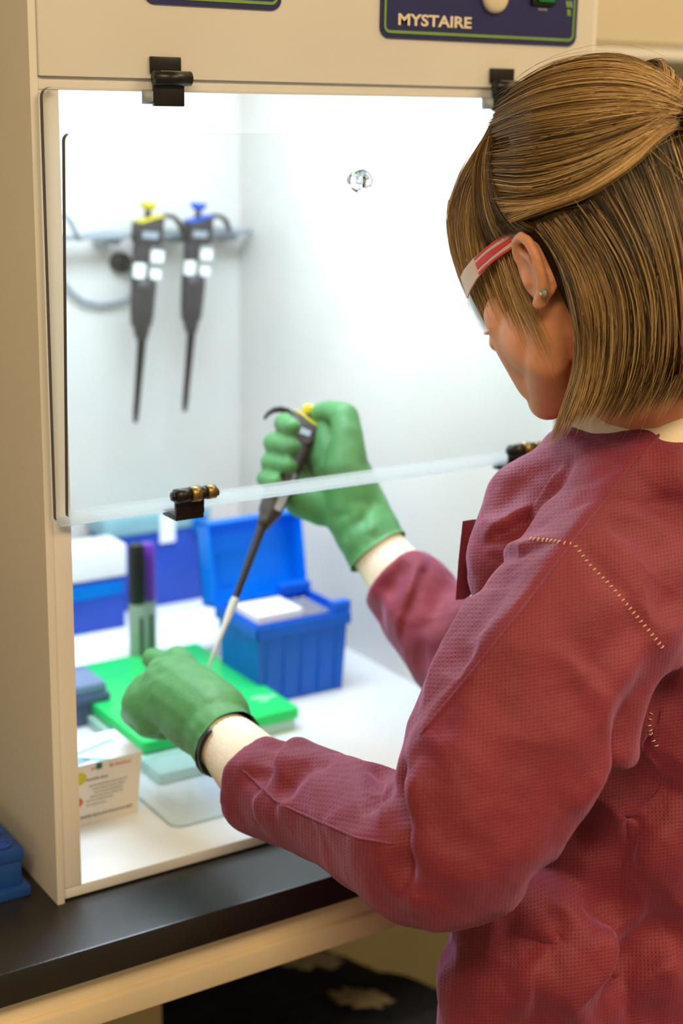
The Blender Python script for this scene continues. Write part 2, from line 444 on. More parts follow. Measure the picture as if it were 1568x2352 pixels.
def hinge_top(px):
    c = PY(px, 180, -0.010); x = c.x; w = 0.0135
    h = MB().box(x - w, x + w, -0.0052, -0.0022, ZH + 0.004, ZH + 0.017, bev=0.0008).build('hinge', M['black'], cab, autosm=True)
    MB().box(x - w, x + w, -0.0105, -0.0068, ZH - 0.021, ZH - 0.002, bev=0.0008).build('lower_leaf', M['black'], h, autosm=True)
    MB().tube([(x - w - .001, -0.0125, ZH + .0005), (x + w + .004, -0.0125, ZH + .0005)], 0.0058, 14).build('knuckle', M['black'], h, smooth=True)
    MB().box(x - w + .004, x + w + .002, -0.0150, -0.0100, ZH + 0.0050, ZH + 0.0062).build('pin_shine', M['steel'], h)
    MB().tube([(x - w + .001, -0.0065, ZH - .014), (x - w - .007, -0.0030, ZH - .014)], .0055, 12).build('screw_cap', M['grey'], h, smooth=True)
hinge_top(388); hinge_top(1162)
def hinge_low(px, py):
    c = PY(px, py, -0.022); x = c.x; zb = 0.346; w = 0.0135
    h = MB().box(x - w, x + w, -0.0235, 0.0020, zb - 0.0045, zb + 0.0005, bev=0.001).build('hinge', M['black'], cab, autosm=True)
    MB().box(x - w, x + w, -0.0245, -0.0205, zb, zb + 0.016, bev=0.0008).build('leaf_plate', M['black'], h, autosm=True)
    for i, (a, e, mt, rr) in enumerate(((-.0165, -.002, 'black', .0062), (-.002, .0065, 'brass', .0068), (.0065, .013, 'black', .0058), (.013, .021, 'brass', .0062))):
        MB().tube([(x + a, -0.0285, zb + .019), (x + e, -0.0285, zb + .019)], rr, 14).build('knuckle', M[mt], h, smooth=True)
    MB().tube([(x - .0195, -0.0285, zb + .019), (x - .0165, -.0285, zb + .019)], .004, 10).build('pin_end', M['black'], h, smooth=True)
    MB().tube([(x + .021, -0.0285, zb + .018), (x + .024, -.0285, zb + .018)], .0035, 10).build('pin_end', M['black'], h, smooth=True)
hinge_low(434, 1140); hinge_low(1192, 1040)

# control plate with the maker's name, and the second plate to its left
def plate(x0, x1, zb, zt, side):
    o = MB().prism(rrect(x0, x1, zb, zt, .009), 0, 0.0016, FRONT, 0, 0, (0, -0.002, 0)).build('control_plate', M['navy'], cab)
    r = MB(); ringprism(r, rrect(x0 + .0035, x1 - .0035, zb + .0042, zt - .004, .006), rrect(x0 + .0055, x1 - .0055, zb + .0066, zt - .0064, .004), 0.0015, 0.0021, FRONT, (0, -0.002, 0))
    r.build('border_line', M['lime'], o)
    return o
a0 = PY(872, 92, -.003); a1 = PY(1321, 102, -.003)
zpl = (a0.z + a1.z) / 2
pl = plate(a0.x, a1.x, zpl, zpl + 0.14, 1)
t0 = PY(912, 70, -.004); t1 = PY(1080, 74, -.004)
me = text_mesh('MYSTAIRE', 0.0135, Matrix())
wd = max(v.co.x for v in me.vertices) - min(v.co.x for v in me.vertices)
me.transform(XF(t0.x, -0.0038, zpl + 0.0115) @ Matrix.Diagonal(((t1.x - t0.x) / wd, 0.98, 1, 1)))
link('lettering', me, M['cream'], pl)
bb = PY(1135, -6, -.004)
MB().lathe([(.0, 0), (.014, 0), (.0135, .004), (.010, .006), (0, .0065)], 24, 0, Matrix.Translation((bb.x, -0.0036, bb.z)) @ Matrix.Rotation(math.pi / 2, 4, 'X')).build('push_button', M['cream'], pl, smooth=True)
gbn = PY(1248, -2, -.004)
sw = MB().prism(rrect(gbn.x - .015, gbn.x + .013, gbn.z - .006, gbn.z + .022, .003), .001, .0045, FRONT, 0, .0008, (0, -0.002, 0)).build('switch_frame', M['black'], pl)
MB().prism(rrect(gbn.x - .009, gbn.x + .010, gbn.z - .003, gbn.z + .019, .002), .004, .007, FRONT, 0, .0008, (0, -0.002, 0)).build('switch_rocker', M['greenlamp'], sw)
for cx, cy, w in ((1135, 27, .012), (1247, 22, .011)):
    q = PY(cx, cy, -.004); cm = MB()
    for i in range(5):
        xx = q.x - w / 2 + i * w / 5
        cm.box(xx, xx + w / 7, -.0039, -.0036, q.z - .0008, q.z + .0009)
    cm.build('caption_line', M['grey'], pl)
# lime and pale stripes running down the right end of the plate
st = MB(); s2 = MB(); s3 = MB()
for i in range(16):
    zz = zpl + .012 + i * .0075; xx = a1.x - .0085 - i * .0019
    for (mb_, off, w_) in ((st, 0, .0042), (s2, .0050, .0022), (s3, .0095, .0018)):
        xa = xx + off
        if xa + w_ < a1.x - .0062:
            mb_.prism([(xa, zz), (xa + w_, zz), (xa + w_ - .0012, zz + .0056), (xa - .0012, zz + .0056)], .0014, .0021, FRONT, 0, 0, (0, -.002, 0))
st.build('lime_stripe', M['lime'], pl); s2.build('pale_stripe', M['grey'], pl); s3.build('pale_stripe', M['lime'], pl)
b0 = PY(330, 8, -.003); b1 = PY(645, 19, -.003)
plate(b0.x, b1.x, (b0.z + b1.z) / 2 - .001, (b0.z + b1.z) / 2 + 0.14, 0)

# ================================================================== things inside the cabinet
ZC = 0.0125
def hollow_box(mb, x0, x1, y0, y1, z0, z1, t=.002, mi=0, taper=0.0, X=None):
    """open-topped box with wall thickness"""
    def ring(x0, x1, y0, y1, z): return [Vector((x0, y0, z)), Vector((x1, y0, z)), Vector((x1, y1, z)), Vector((x0, y1, z))]
    vs = ring(x0 + taper, x1 - taper, y0 + taper, y1 - taper, z0) + ring(x0, x1, y0, y1, z1) + ring(x0 + t, x1 - t, y0 + t, y1 - t, z1) + ring(x0 + t + taper, x1 - t - taper, y0 + t + taper, y1 - t - taper, z0 + t)
    fs = [[3, 2, 1, 0], [12, 13, 14, 15]]
    for k in range(3):
        for i in range(4):
            j = (i + 1) % 4; fs.append([k * 4 + i, k * 4 + j, k * 4 + 4 + j, k * 4 + 4 + i])
    return mb.add([X @ v for v in vs] if X is not None else vs, fs, mi)

# white pad under the boxes at the back
pad = tag(MB().box(0.20, 0.50, 0.452, 0.672, ZC, ZC + .016, bev=.003).build('white_pad', M['paper'], autosm=True), 'flat white pad under the blue boxes at the back', 'pad')
ZP = ZC + .016

# open tip box in the middle
bx = thing('tip_box', 'open bright blue pipette tip box with raised lid below the held pipette', 'box', (0.425, 0.33, ZC))
X0, X1, Y0, Y1, ZB = 0.362, 0.484, 0.278, 0.372, ZC + 0.100
hb = MB(); hollow_box(hb, X0, X1, Y0, Y1, ZC, ZB, .0025, 0, .004)
base = hb.build('base', M['boxblue'], bx)
for i in range(5):
    xx = X0 + .012 + i * .0235
    MB().box(xx, xx + .004, Y0 + .0005, Y0 + .004, ZC + .006, ZB - .022).build('rib', M['boxblue'], base)
MB().box(X0 - .003, X1 + .003, Y0 - .003, Y0 - .0002, ZB - .018, ZB - .003, bev=.001).build('rim', M['boxblue'], base)
MB().box(X0 - .003, X0 - .0002, Y0 - .003, Y1 + .003, ZB - .018, ZB - .003, bev=.001).build('rim', M['boxblue'], base)
MB().box(X1 - .020, X1 + .004, Y0 - .001, Y0 + .012, ZB - .003, ZB + .010, bev=.002).build('latch', M['boxblue'], base)
MB().box(X1 - .040, X1 + .003, Y1 - .008, Y1 + .006, ZB - .004, ZB + .010, bev=.002).build('hinge_block', M['boxblue'], base)
MB().box(X0 + .003, X1 - .003, Y0 + .003, Y1 - .003, ZB - .016, ZB - .010).build('tip_tray', M['navyblue'], bx)
tr = MB()
MB().box(X0 + .006, X0 + .066, Y0 + .010, Y1 - .030, ZB - .010, ZB + .007, bev=.002).build('tip_insert', M['white'], bx, autosm=True)
for i in range(4):
    for j in range(6):
        tr.lathe([(.0028, 0), (.0034, .006), (.0024, .0065), (.0022, .001)], 8, 0, Matrix.Translation((X0 + .074 + i * .010, Y0 + .012 + j * .012, ZB - .010)))
tr.build('tip_row', M['tips'], bx)
# lid leans back about the rear edge
tl = math.radians(10)
XL = Matrix.Translation((0, Y1 + .002, ZB - .006)) @ Matrix.Rotation(-tl, 4, 'X')
ld = MB()
# shallow lid standing on edge, open side towards the front
def lidbox(mb, x0, x1, h, dep, t, X):
    mb.box(x0, x1, dep - t, dep, 0, h, X=X)
    mb.box(x0, x0 + t, 0, dep, 0, h, X=X); mb.box(x1 - t, x1, 0, dep, 0, h, X=X)
    mb.box(x0, x1, 0, dep, h - t, h, X=X); mb.box(x0, x1, 0, dep, 0, t, X=X)
lidbox(ld, X0 - .004, X1 + .004, .100, .030, .0022, XL)
lid = ld.build('lid', M['lidblue'], bx)
MB().box(X0 + .02, X0 + .055, .026, .0276, .02, .06, X=XL).build('lid_window', M['lidblue'], lid)

# covered blue box at the back left with a white lid
q = PZ(288, 1440, ZP); xr, yf = q.x, q.y
lb = thing('lidded_box', 'cobalt blue box with frosted white lid beside the left post', 'box', (xr - .06, yf + .04, ZP))
o = MB().box(xr - .128, xr, yf, yf + .047, ZP, ZP + .070, bev=.002).build('base', M['navyblue'], lb, autosm=True)
MB().box(xr - .128, xr - .002, yf - .001, yf + .001, ZP + .046, ZP + .064).build('label_strip', M['lidblue'], o)
MB().box(xr - .124, xr - .085, yf - .0016, yf + .001, ZP + .048, ZP + .070).build('label', M['paper'], o)
MB().box(xr - .131, xr + .003, yf - .003, yf + .050, ZP + .070, ZP + .112, bev=.004).build('lid', M['white'], lb, autosm=True)

# wide deep-blue box behind
q = PZ(425, 1412, ZP); xr, yf = q.x + .062, 0.622
wb_ = thing('freezer_box', 'wide deep blue box with pale teal top against the back wall', 'box', (xr - .08, yf + .025, ZP))
o = MB().box(xr - .150, xr, yf, yf + .050, ZP, ZP + .104, bev=.002).build('base', M['navyblue'], wb_, autosm=True)
MB().box(xr - .115, xr - .082, yf - .0012, yf + .001, ZP + .040, ZP + .064).build('label', M['paper'], o)
MB().box(xr - .074, xr - .052, yf - .004, yf + .001, ZP + .088, ZP + .128).build('label', M['paper'], o)
MB().box(xr - .153, xr + .003, yf - .003, yf + .053, ZP + .104, ZP + .130, bev=.004).build('lid', M['teal'], wb_, autosm=True)
bt = MB().box(xr - .026, xr - .008, yf - .010, yf - .003, ZP + .098, ZP + .122, bev=.002).build('clasp', M['lidblue'], wb_, autosm=True)

# two markers standing on end
def marker(px, py, cap, body, label, top_py, d_add=0.0):
    base_ = PZ(px, py, ZC); base_ = Vector((base_.x, base_.y, ZC))
    t = thing('marker_pen', label, 'marker', base_, 'marker pens standing on end')
    dist = (base_ - CAM).dot(FW); h = (py - top_py) / F_PX * dist * 1.04
    X = Matrix.Translation(base_)
    r = .0105
    MB().lathe([(0, 0), (r * .9, 0), (r, .002), (r, h * .55), (r * .96, h * .56)], 20, 0, X).build('barrel', body, t, autosm=True)
    MB().lathe([(r * .97, h * .553), (r, h * .56), (r * .94, h * .97), (r * .80, h), (0, h)], 20, 0, X).build('cap', cap, t, autosm=True)
    MB().box(-.0025, .0025, -r - .0035, -r - .001, h * .60, h * .95, X=X).build('clip', cap, t)
    MB().box(-.0022, .0022, -r - .0005, -r + .001, h * .14, h * .46, X=X).build('print', M['dark'], t)
marker(318, 1548, M['black'], M['pen'], 'black-capped marker pen with grey-green barrel standing on end', 1250)
marker(341, 1536, M['purple'], M['pen'], 'purple-capped marker pen standing half behind the black-capped one', 1248)

# green tray with pale mint base
gt = thing('green_rack', 'flat bright green rack lid on a pale mint base under the left glove', 'rack', (0.26, 0.30, ZC))
zt = ZC + .026
g0 = PZ(188, 1553, zt); g1 = PZ(540, 1500, zt); g2 = PZ(703, 1640, zt); g3 = PZ(234, 1640, zt)
c_ = (g0 + g2) * .5
# rack sides run along its own two directions
e1 = (g3 - g0); e1.z = 0; L1 = 0.165
gx0, gx1 = g3.x + .004, 0.372
gy0, gy1 = 0.200, 0.445
MB().prism(rrect(gx0, gx1, gy0, gy1, .006), zt - .012, zt, ((1, 0, 0), (0, 1, 0), (0, 0, 1)), 0, .002).build('lid', M['green'], gt, autosm=True)
MB().prism(rrect(gx0 + .004, gx1 - .004, gy0 + .003, gy1 - .004, .005), ZC, zt - .012, ((1, 0, 0), (0, 1, 0), (0, 0, 1)), 0, .001).build('base', M['mint'], gt, autosm=True)
MB().prism(rrect(gx0 - .006, gx0 + .075, gy0 - .050, gy1 - .10, .004), ZC, ZC + .012, ((1, 0, 0), (0, 1, 0), (0, 0, 1)), 0, .0015).build('base_flange', M['mint'], gt, autosm=True)
sp = PZ(580, 1607, zt)
lbm = MB()
for i, (dx, dy, w_, h_) in enumerate(((0, 0, .016, .005), (.004, -.010, .012, .004), (.014, -.004, .014, .004))):
    lbm.box(sp.x + dx, sp.x + dx + w_, sp.y + dy, sp.y + dy + h_, zt, zt + .0006)
lbm.build('moulded_mark', M['mint'], gt)

# slate-blue lidded dish half behind the left post
q = PZ(252, 1655, ZC)
sb = thing('slate_case', 'small slate-blue case with stepped lid half hidden by the left post', 'case', (q.x - .04, q.y + .03, ZC))
MB().box(q.x - .088, q.x - .006, q.y, q.y + .06, ZC, ZC + .026, bev=.003).build('base', M['slate2'], sb, autosm=True)
MB().box(q.x - .093, q.x + .000, q.y - .005, q.y + .065, ZC + .026, ZC + .036, bev=.003).build('rim', M['slate2'], sb, autosm=True)
lid = MB().box(q.x - .090, q.x - .003, q.y - .002, q.y + .062, ZC + .036, ZC + .048, bev=.004).build('lid', M['slate'], sb, autosm=True)
MB().lathe([(0, 0), (.004, 0), (.004, .001), (0, .001)], 12, 0, Matrix.Translation((q.x - .055, q.y + .03, ZC + .048))).build('lid_mark', M['slate2'], lid)

# printed carton
q = PZ(328, 1868, ZC); q0 = PZ(187, 1905, ZC)
ct = thing('printed_carton', 'small white printed carton with teal lines and coloured dots on cabinet floor', 'carton', (q.x - .04, q.y + .03, ZC))
ax = Vector((q.x - q0.x, q.y - q0.y, 0)).normalized(); ay = Vector((-ax.y, ax.x, 0))
XC = Matrix(((ax.x, ay.x, 0, q.x), (ax.y, ay.y, 0, q.y), (0, 0, 1, ZC), (0, 0, 0, 1)))
CW, CD, CH = .100, .062, .0645
tp = .004
vs = [(-CW + tp, tp, 0), (-tp, tp, 0), (-tp, CD - tp, 0), (-CW + tp, CD - tp, 0), (-CW, 0, CH), (0, 0, CH), (0, CD, CH), (-CW, CD, CH)]
cbm = MB(); cbm.add([XC @ Vector(v) for v in vs], [[3, 2, 1, 0], [4, 5, 6, 7], [0, 1, 5, 4], [1, 2, 6, 5], [2, 3, 7, 6], [3, 0, 4, 7]])
cbody = cbm.build('body', M['carton'], ct)
MB().box(-CW - .0005, .0005, -.0005, CD + .0005, CH, CH + .0012, X=XC).build('top_flap', M['carton_top'], ct)
def top_print(name, poly, mt):
    MB().prism([(p[0] * CW - CW, p[1] * CD) for p in poly], CH + .0011, CH + .0016, (ax, ay, (0, 0, 1)), 0, 0, XC.translation).build(name, mt, ct)
top_print('teal_line', [(0.05, .62), (.56, .0), (.66, .0), (.15, .62)], M['p_teal'])
top_print('teal_line', [(0.30, .38), (.36, .34), (.92, .62), (.86, .68)], M['p_teal'])
def ell(cx, cy, rx, ry, k=24): return [(cx + rx * math.cos(2 * math.pi * i / k), cy + ry * math.sin(2 * math.pi * i / k)) for i in range(k)]
top_print('blue_dot', ell(.30, .80, .16, .07), M['p_blue']); top_print('blue_dot', ell(.36, .12, .13, .08), M['p_blue'])
top_print('yellow_dot', ell(.34, .95, .26, .04), M['p_yel'])
nF = Vector((0, -CH, -tp)).normalized(); vF = Vector((0, -tp, CH)).normalized()
aF = (XC.to_3x3() @ Vector((1, 0, 0)), XC.to_3x3() @ vF, XC.to_3x3() @ nF)
OF = XC @ Vector((0, tp, 0))
def front_print(name, poly, mt):
    MB().prism([(p[0] * CW - CW, p[1] * CH) for p in poly], .0001, .0005, aF, 0, 0, OF).build(name, mt, ct)
front_print('yellow_dot', ell(.345, .80, .075, .10), M['p_yel']); front_print('red_dot', ell(.30, .42, .085, .09), M['p_red'])
front_print('green_tab', [(.52, .90), (.58, .90), (.58, 1), (.52, 1)], M['p_dk'])
def tline(x0, x1, z, h, mt, sd, name):
    rnd = random.Random(sd); x = x0; mbx = MB()
    while x < x1:
        w_ = .012 + .02 * rnd.random(); hh = h * (.7 + .5 * rnd.random())
        mbx.prism([((x - 1) * CW, z * CH), ((min(x + w_, x1) - 1) * CW, z * CH), ((min(x + w_, x1) - 1) * CW, (z + hh) * CH), ((x - 1) * CW, (z + hh) * CH)], .0001, .0005, aF, 0, 0, OF)
        x += w_ + .010
    mbx.build(name, mt, ct)
tline(.42, .64, .74, .030, M['p_ink'], 1, 'print_line'); tline(.66, .88, .89, .045, M['p_rose'], 2, 'rose_print'); tline(.47, .51, .90, .05, M['p_rose'], 9, 'rose_print')
for i, (x0_, x1_, z_) in enumerate(((.45, .84, .64), (.48, .82, .58), (.50, .80, .52), (.46, .80, .46), (.42, .70, .40), (.42, .62, .33))):
    tline(x0_, x1_, z_, .012, M['p_ink'], 20 + i, 'print_line')
tline(.36, .90, .14, .030, M['p_ink'], 5, 'print_line')

# clear plastic tray lid lying in front
k0 = PZ(345, 1735, ZC); k1 = PZ(350, 1850, ZC); k2 = PZ(520, 1900, ZC)
cl = thing('clear_lid', 'clear plastic tray lid lying on the cabinet floor beside the carton', 'lid', (0.19, 0.12, ZC))
def rr3(x0, x1, y0, y1, r, z): return [Vector((p[0], p[1], z)) for p in rrect(x0, x1, y0, y1, r)]
cx0, cx1, cy0, cy1 = 0.142, 0.262, 0.055, 0.200
rings = [rr3(cx0, cx1, cy0, cy1, .012, ZC + .0005), rr3(cx0 + .002, cx1 - .002, cy0 + .002, cy1 - .002, .012, ZC + .003), rr3(cx0 + .010, cx1 - .010, cy0 + .010, cy1 - .010, .010, ZC + .004), rr3(cx0 + .013, cx1 - .013, cy0 + .013, cy1 - .013, .009, ZC + .016)]
kk = len(rings[0]); cm = MB(); vs = [v for r in rings for v in r]; fs = [[(len(rings) - 1) * kk + i for i in range(kk)]]
for a in range(len(rings) - 1):
    for i in range(kk): fs.append([a * kk + i, a * kk + (i + 1) % kk, (a + 1) * kk + (i + 1) % kk, (a + 1) * kk + i])
cm.add(vs, fs).build('shell', M['clearlid'], cl, smooth=False)
MB().tube([v + Vector((0, 0, .001)) for v in rings[0]] + [rings[0][0] + Vector((0, 0, .001))], .0014, 6).build('rolled_edge', M['clearlid'], cl, smooth=True)

# ------------------------------------------------------------------ pipettes
def pipette(name, label, X, accent, tipped=False, group=None, ej=True):
    fc = 1.0 if ej else -1.0      # which side the dial and labels are on
    """axis along -z from the button (z = 0) to the shaft end (z = -0.289); hook towards +x, dial faces -y"""
    loc = X.translation
    t = thing(name, label, 'pipette', loc, group)
    u = X.to_3x3().col[0]; yv = X.to_3x3().col[1]; w = X.to_3x3().col[2]
    s = u.length
    def L(prof_m, nm, mt, parent, seg=20, **k): return MB().lathe(prof_m, seg, 0, X).build(nm, mt, parent, autosm=True)
    # head block: side outline extruded across the width
    head = [(-.017, -.027), (-.006, -.024), (.008, -.019), (.019, -.017), (.019, -.050), (.014, -.056), (-.013, -.056), (-.017, -.050)]
    n3 = X.to_3x3()
    ax3 = (n3.col[0], n3.col[2], n3.col[1])
    body = MB().prism(head, -.0125, .0125, ax3, 0, .0025, loc).build('head', M['dark'], t, autosm=True)
    MB().prism([(-.016, -.0275), (-.006, -.0245), (.008, -.0195), (.019, -.0172), (.019, -.0150), (.008, -.0165), (-.006, -.0215), (-.016, -.0250)], -.0128, .0128, ax3, 0, .0008, loc).build('collar', accent, body, autosm=True)
    MB().prism([(-.012, -.046), (.010, -.046), (.010, -.037), (-.012, -.037)], -.0140 * fc, -.0120 * fc, ax3, 0, .0004, loc).build('display', M['grey'], body)
    L([(0, 0), (.0105, 0), (.0115, -.003), (.0095, -.007), (.005, -.010), (0, -.010)][::-1], 'plunger_button', accent, t)
    L([(0, -.010), (.0042, -.010), (.0042, -.024), (0, -.024)][::-1], 'plunger_rod', M['dark'], t)
    # finger hook
    hk = [(.016, -.020), (.026, -.0155), (.036, -.0165), (.044, -.0215), (.049, -.030), (.0505, -.037)]
    MB().tube([X @ Vector((p[0], 0, p[1])) for p in hk], [(.0028 * s, .008 * s), (.0030 * s, .008 * s), (.0030 * s, .008 * s), (.0028 * s, .0075 * s), (.0026 * s, .006 * s), (.002 * s, .004 * s)], 10, up=u).build('finger_hook', M['dark'], t, smooth=True)
    # neck and grip (elliptical sections)
    def grip(sec, nm, mt):
        MB().tube([X @ Vector((p[0], 0, p[1])) for p in sec], [(p[2] * s, p[3] * s) for p in sec], 18, up=u).build(nm, mt, t, smooth=True)
    grip([(-.004, -.054, .0125, .0115), (-.006, -.060, .0115, .011), (-.006, -.085, .0105, .0105), (-.004, -.098, .0125, .012)], 'neck', M['dark'])
    grip([(-.001, -.097, .0165, .0145), (0, -.110, .0170, .0150), (0, -.140, .0160, .0145), (0, -.158, .0145, .0130), (.0005, -.162, .0115, .0110), (.001, -.170, .0100, .0095), (.002, -.178, .0075, .0075)], 'handle', M['dark'])
    grip([(.002, -.174, .0070, .0070), (.002, -.180, .0060, .0060), (.001, -.230, .0050, .0050), (0, -.275, .0042, .0042), (0, -.289, .0030, .0030)], 'shaft', M['black'])
    if ej:
        MB().prism(rrect(.003, .021, -.076, -.061, .002), -.0125 * fc, -.0095 * fc, ax3, 0, .0008, loc).build('volume_label', M['white'], t)
        MB().prism(rrect(.002, .018, -.098, -.085, .002), -.0135 * fc, -.0105 * fc, ax3, 0, .0008, loc).build('name_label', M['white'], t)
        MB().prism(rrect(-.021, -.004, -.098, -.078, .003), -.0125 * fc, -.0095 * fc, ax3, 0, .0008, loc).build('tag', M['white'], t)
    else:
        MB().prism(rrect(.004, .0135, -.102, -.078, .004), -.0165 * fc, -.0135 * fc, ax3, 0, .0008, loc).build('volume_label', M['cream'], t)
        MB().prism(rrect(-.0145, -.0105, -.148, -.100, .002), -.0145 * fc, -.0115 * fc, ax3, 0, .0008, loc).build('ejector_rod', M['grey'], t)
        MB().prism(rrect(-.0135, -.004, -.156, -.128, .003), -.0150 * fc, -.0120 * fc, ax3, 0, .0008, loc).build('name_label', M['grey'], t)
    if tipped:
        L([(.0052, -.278), (.0056, -.284), (.0048, -.300), (.0032, -.318), (.0030, -.330), (.0010, -.372), (.0006, -.373)][::-1], 'tip', M['tips'], t)
    return t
YPP = 0.625
def hang(bp, ep, accent, label):
    a = PY(bp[0], bp[1], YPP); e = PY(ep[0], ep[1], YPP)
    z = (a - e); s = z.length / .289; z.normalize(); y = Vector((0, 1, 0)); x = y.cross(z).normalized(); y = z.cross(x).normalized()
    X = Matrix(((x.x * s, y.x * s, z.x * s, a.x), (x.y * s, y.y * s, z.y * s, a.y), (x.z * s, y.z * s, z.z * s, a.z), (0, 0, 0, 1)))
    return pipette('pipette', label, X, accent, group='hanging pipettes'), X
p1, XP1 = hang((341, 464), (311, 970), M['yellow'], 'dark pipette with yellow button hanging at the back, next to the post')
p2, XP2 = hang((456, 466), (424, 945), M['blueb'], 'dark pipette with blue button hanging at the back')
# wall holder: bar, brackets, spare hook
hb0 = PY(156, 545, YPP + .012); hb1 = PY(577, 534, YPP + .012)
ph = thing('pipette_holder', 'grey wall bar the two pipettes hang from inside the cabinet', 'holder', ((hb0.x + hb1.x) / 2, YPP + .02, hb0.z))
zb_ = (hb0.z + hb1.z) / 2
MB().box(hb0.x - .06, hb1.x, YPP + .010, YPP + .026, zb_ - .003, zb_ + .003, bev=.0015).build('bar', M['grey'], ph, autosm=True)
for px in (250, 400, 520):
    c = PY(px, 545, YPP + .03)
    MB().box(c.x - .012, c.x + .012, YPP + .020, YB, zb_ - .012, zb_ + .004, bev=.0015).build('bracket', M['grey'], ph, autosm=True)
for px in (160,):
    pts = [PY(px - 30 + i * 7, y_, YPP + .01) for i, y_ in enumerate((505, 498, 495, 497, 504, 515, 530, 545))]
    MB().tube(pts, .0035, 10).build('hook', M['grey'], ph, smooth=True)
pts = [PY(x_, y_, YPP + .018) for x_, y_ in ((178, 548), (205, 541), (232, 537), (258, 541), (285, 545))]
MB().tube(pts, .004, 10).build('hook', M['grey'], ph, smooth=True)
# cord with round black plug behind the first pipette
c = PY(276, 605, YB - .012)
cd = thing('power_cord', 'grey cord with round black plug on the back wall', 'cord', (c.x, YB - .01, c.z))
MB().lathe([(0, 0), (.014, 0), (.013, .012), (.008, .016), (0, .016)], 20, 0, Matrix.Translation((c.x + .004, YB, c.z)) @ Matrix.Rotation(math.pi / 2, 4, 'X')).build('plug', M['black'], cd, autosm=True)
pts = [PY(x_, y_, YB - .008) for x_, y_ in ((120, 610), (140, 640), (165, 672), (190, 692), (225, 700), (262, 697), (295, 690), (310, 660), (300, 625), (283, 607))]
MB().tube(pts, .003, 8).build('cable', M['cord'], cd, smooth=True)

# blue tube rack outside on the bench, at the left edge
q = PZ(97, 2028, 0.0)
tk = thing('tube_rack', 'blue plastic tube rack standing on the black worktop at the left edge', 'rack', (q.x - .08, q.y + .05, 0))
rx1 = -0.012; ry0 = 0.030
rx0 = rx1 - .22
MB().box(rx0, rx1, ry0, ry0 + .12, .0, .010, bev=.002).build('base_plate', M['rackblue'], tk, autosm=True)
MB().box(rx0, rx1 - .006, ry0 + .006, ry0 + .114, .010, .034, bev=.002).build('middle_tier', M['rackblue'], tk, autosm=True)
mt_ = MB()
MB().box(rx0, rx1 - .004, ry0 + .004, ry0 + .116, .034, .046, bev=.002).build('top_plate', M['rackblue'], tk, autosm=True)
for i in range(8):
    for j in range(4):
        mt_.lathe([(.009, 0), (.010, .0015), (.0075, .0018), (.007, .0005)], 12, 0, Matrix.Translation((rx1 - .020 - i * .026, ry0 + .018 + j * .026, .046)))
mt_.build('socket_rim', M['navyblue'], tk)

# ================================================================== the person
def mat_fabric(name, rgb):
    """non-woven gown cloth with an embossed dot grid"""
    m = mat(name, rgb, 0.62, 0.10, 26, spec=0.35)
    nt = m.node_tree; N = nt.nodes; L = nt.links; b = N['Principled BSDF']
    tc = N.new('ShaderNodeTexCoord'); sp = N.new('ShaderNodeSeparateXYZ'); L.new(tc.outputs['Object'], sp.inputs[0])
    def mth(op, a, b_=None):
        n = N.new('ShaderNodeMath'); n.operation = op
        for i, x in enumerate((a, b_)):
            if x is None: continue
            if isinstance(x, (int, float)): n.inputs[i].default_value = x
            else: L.new(x, n.inputs[i])
        return n.outputs[0]
    k = 2 * math.pi / 0.0029
    u = mth('ADD', mth('MULTIPLY', sp.outputs[0], .80 * k), mth('MULTIPLY', sp.outputs[1], -.60 * k))
    v = mth('ADD', mth('MULTIPLY', sp.outputs[2], k), mth('MULTIPLY', sp.outputs[1], .3 * k))
    dots = mth('MULTIPLY', mth('POWER', mth('MULTIPLY', mth('MULTIPLY', mth('ADD', mth('SINE', u), 1.0), mth('ADD', mth('SINE', v), 1.0)), 0.25), 1.8), 4.0)
    bp = N.new('ShaderNodeBump'); bp.inputs['Strength'].default_value = 0.30; bp.inputs['Distance'].default_value = 0.0003; bp.invert = True
    L.new(dots, bp.inputs['Height'])
    n2 = N.new('ShaderNodeTexNoise'); n2.inputs['Scale'].default_value = 55; n2.inputs['Detail'].default_value = 5
    L.new(tc.outputs['Object'], n2.inputs['Vector'])
    b2 = N.new('ShaderNodeBump'); b2.inputs['Strength'].default_value = 0.42; b2.inputs['Distance'].default_value = 0.004
    L.new(n2.outputs['Fac'], b2.inputs['Height']); L.new(bp.outputs['Normal'], b2.inputs['Normal'])
    L.new(b2.outputs['Normal'], b.inputs['Normal'])
    # the pressed dots are coloured deeper than the cloth around them
    rp = [n for n in N if n.type == 'VALTORGB'][0]
    mx = N.new('ShaderNodeMix'); mx.data_type = 'RGBA'; mx.blend_type = 'MULTIPLY'
    sc = mth('MULTIPLY', dots, 0.14)
    L.new(sc, mx.inputs[0]); L.new(rp.outputs['Color'], mx.inputs[6]); mx.inputs[7].default_value = (0.25, 0.25, 0.25, 1)
    L.new(mx.outputs[2], b.inputs['Base Color'])
    b.inputs['Sheen Weight'].default_value = 0.42
    b.inputs['Sheen Tint'].default_value = (0.85, 0.42, 0.80, 1)
    b.inputs['Sheen Roughness'].default_value = 0.5
    return m
M['gown'] = mat_fabric('maroon_nonwoven', (124, 37, 51))
M['glove'] = mat('green_nitrile', (78, 138, 80), 0.52, 0.12, 60, spec=0.35, bump=0.45, bscale=420)
M['knit'] = mat('cream_knit', (236, 224, 204), 0.85, 0.04, 60, bump=0.5, bscale=260)
M['shirt'] = mat('cream_cotton', (238, 222, 196), 0.85, 0.04, 40, bump=0.3, bscale=400)
M['skin'] = mat('fair_skin', (222, 156, 118), 0.48, 0.08, 45, spec=0.35, bump=0.12, bscale=500, sss=0.15)
M['trouser'] = mat('dark_cloth', (44, 46, 58), 0.85, 0.10, 40)
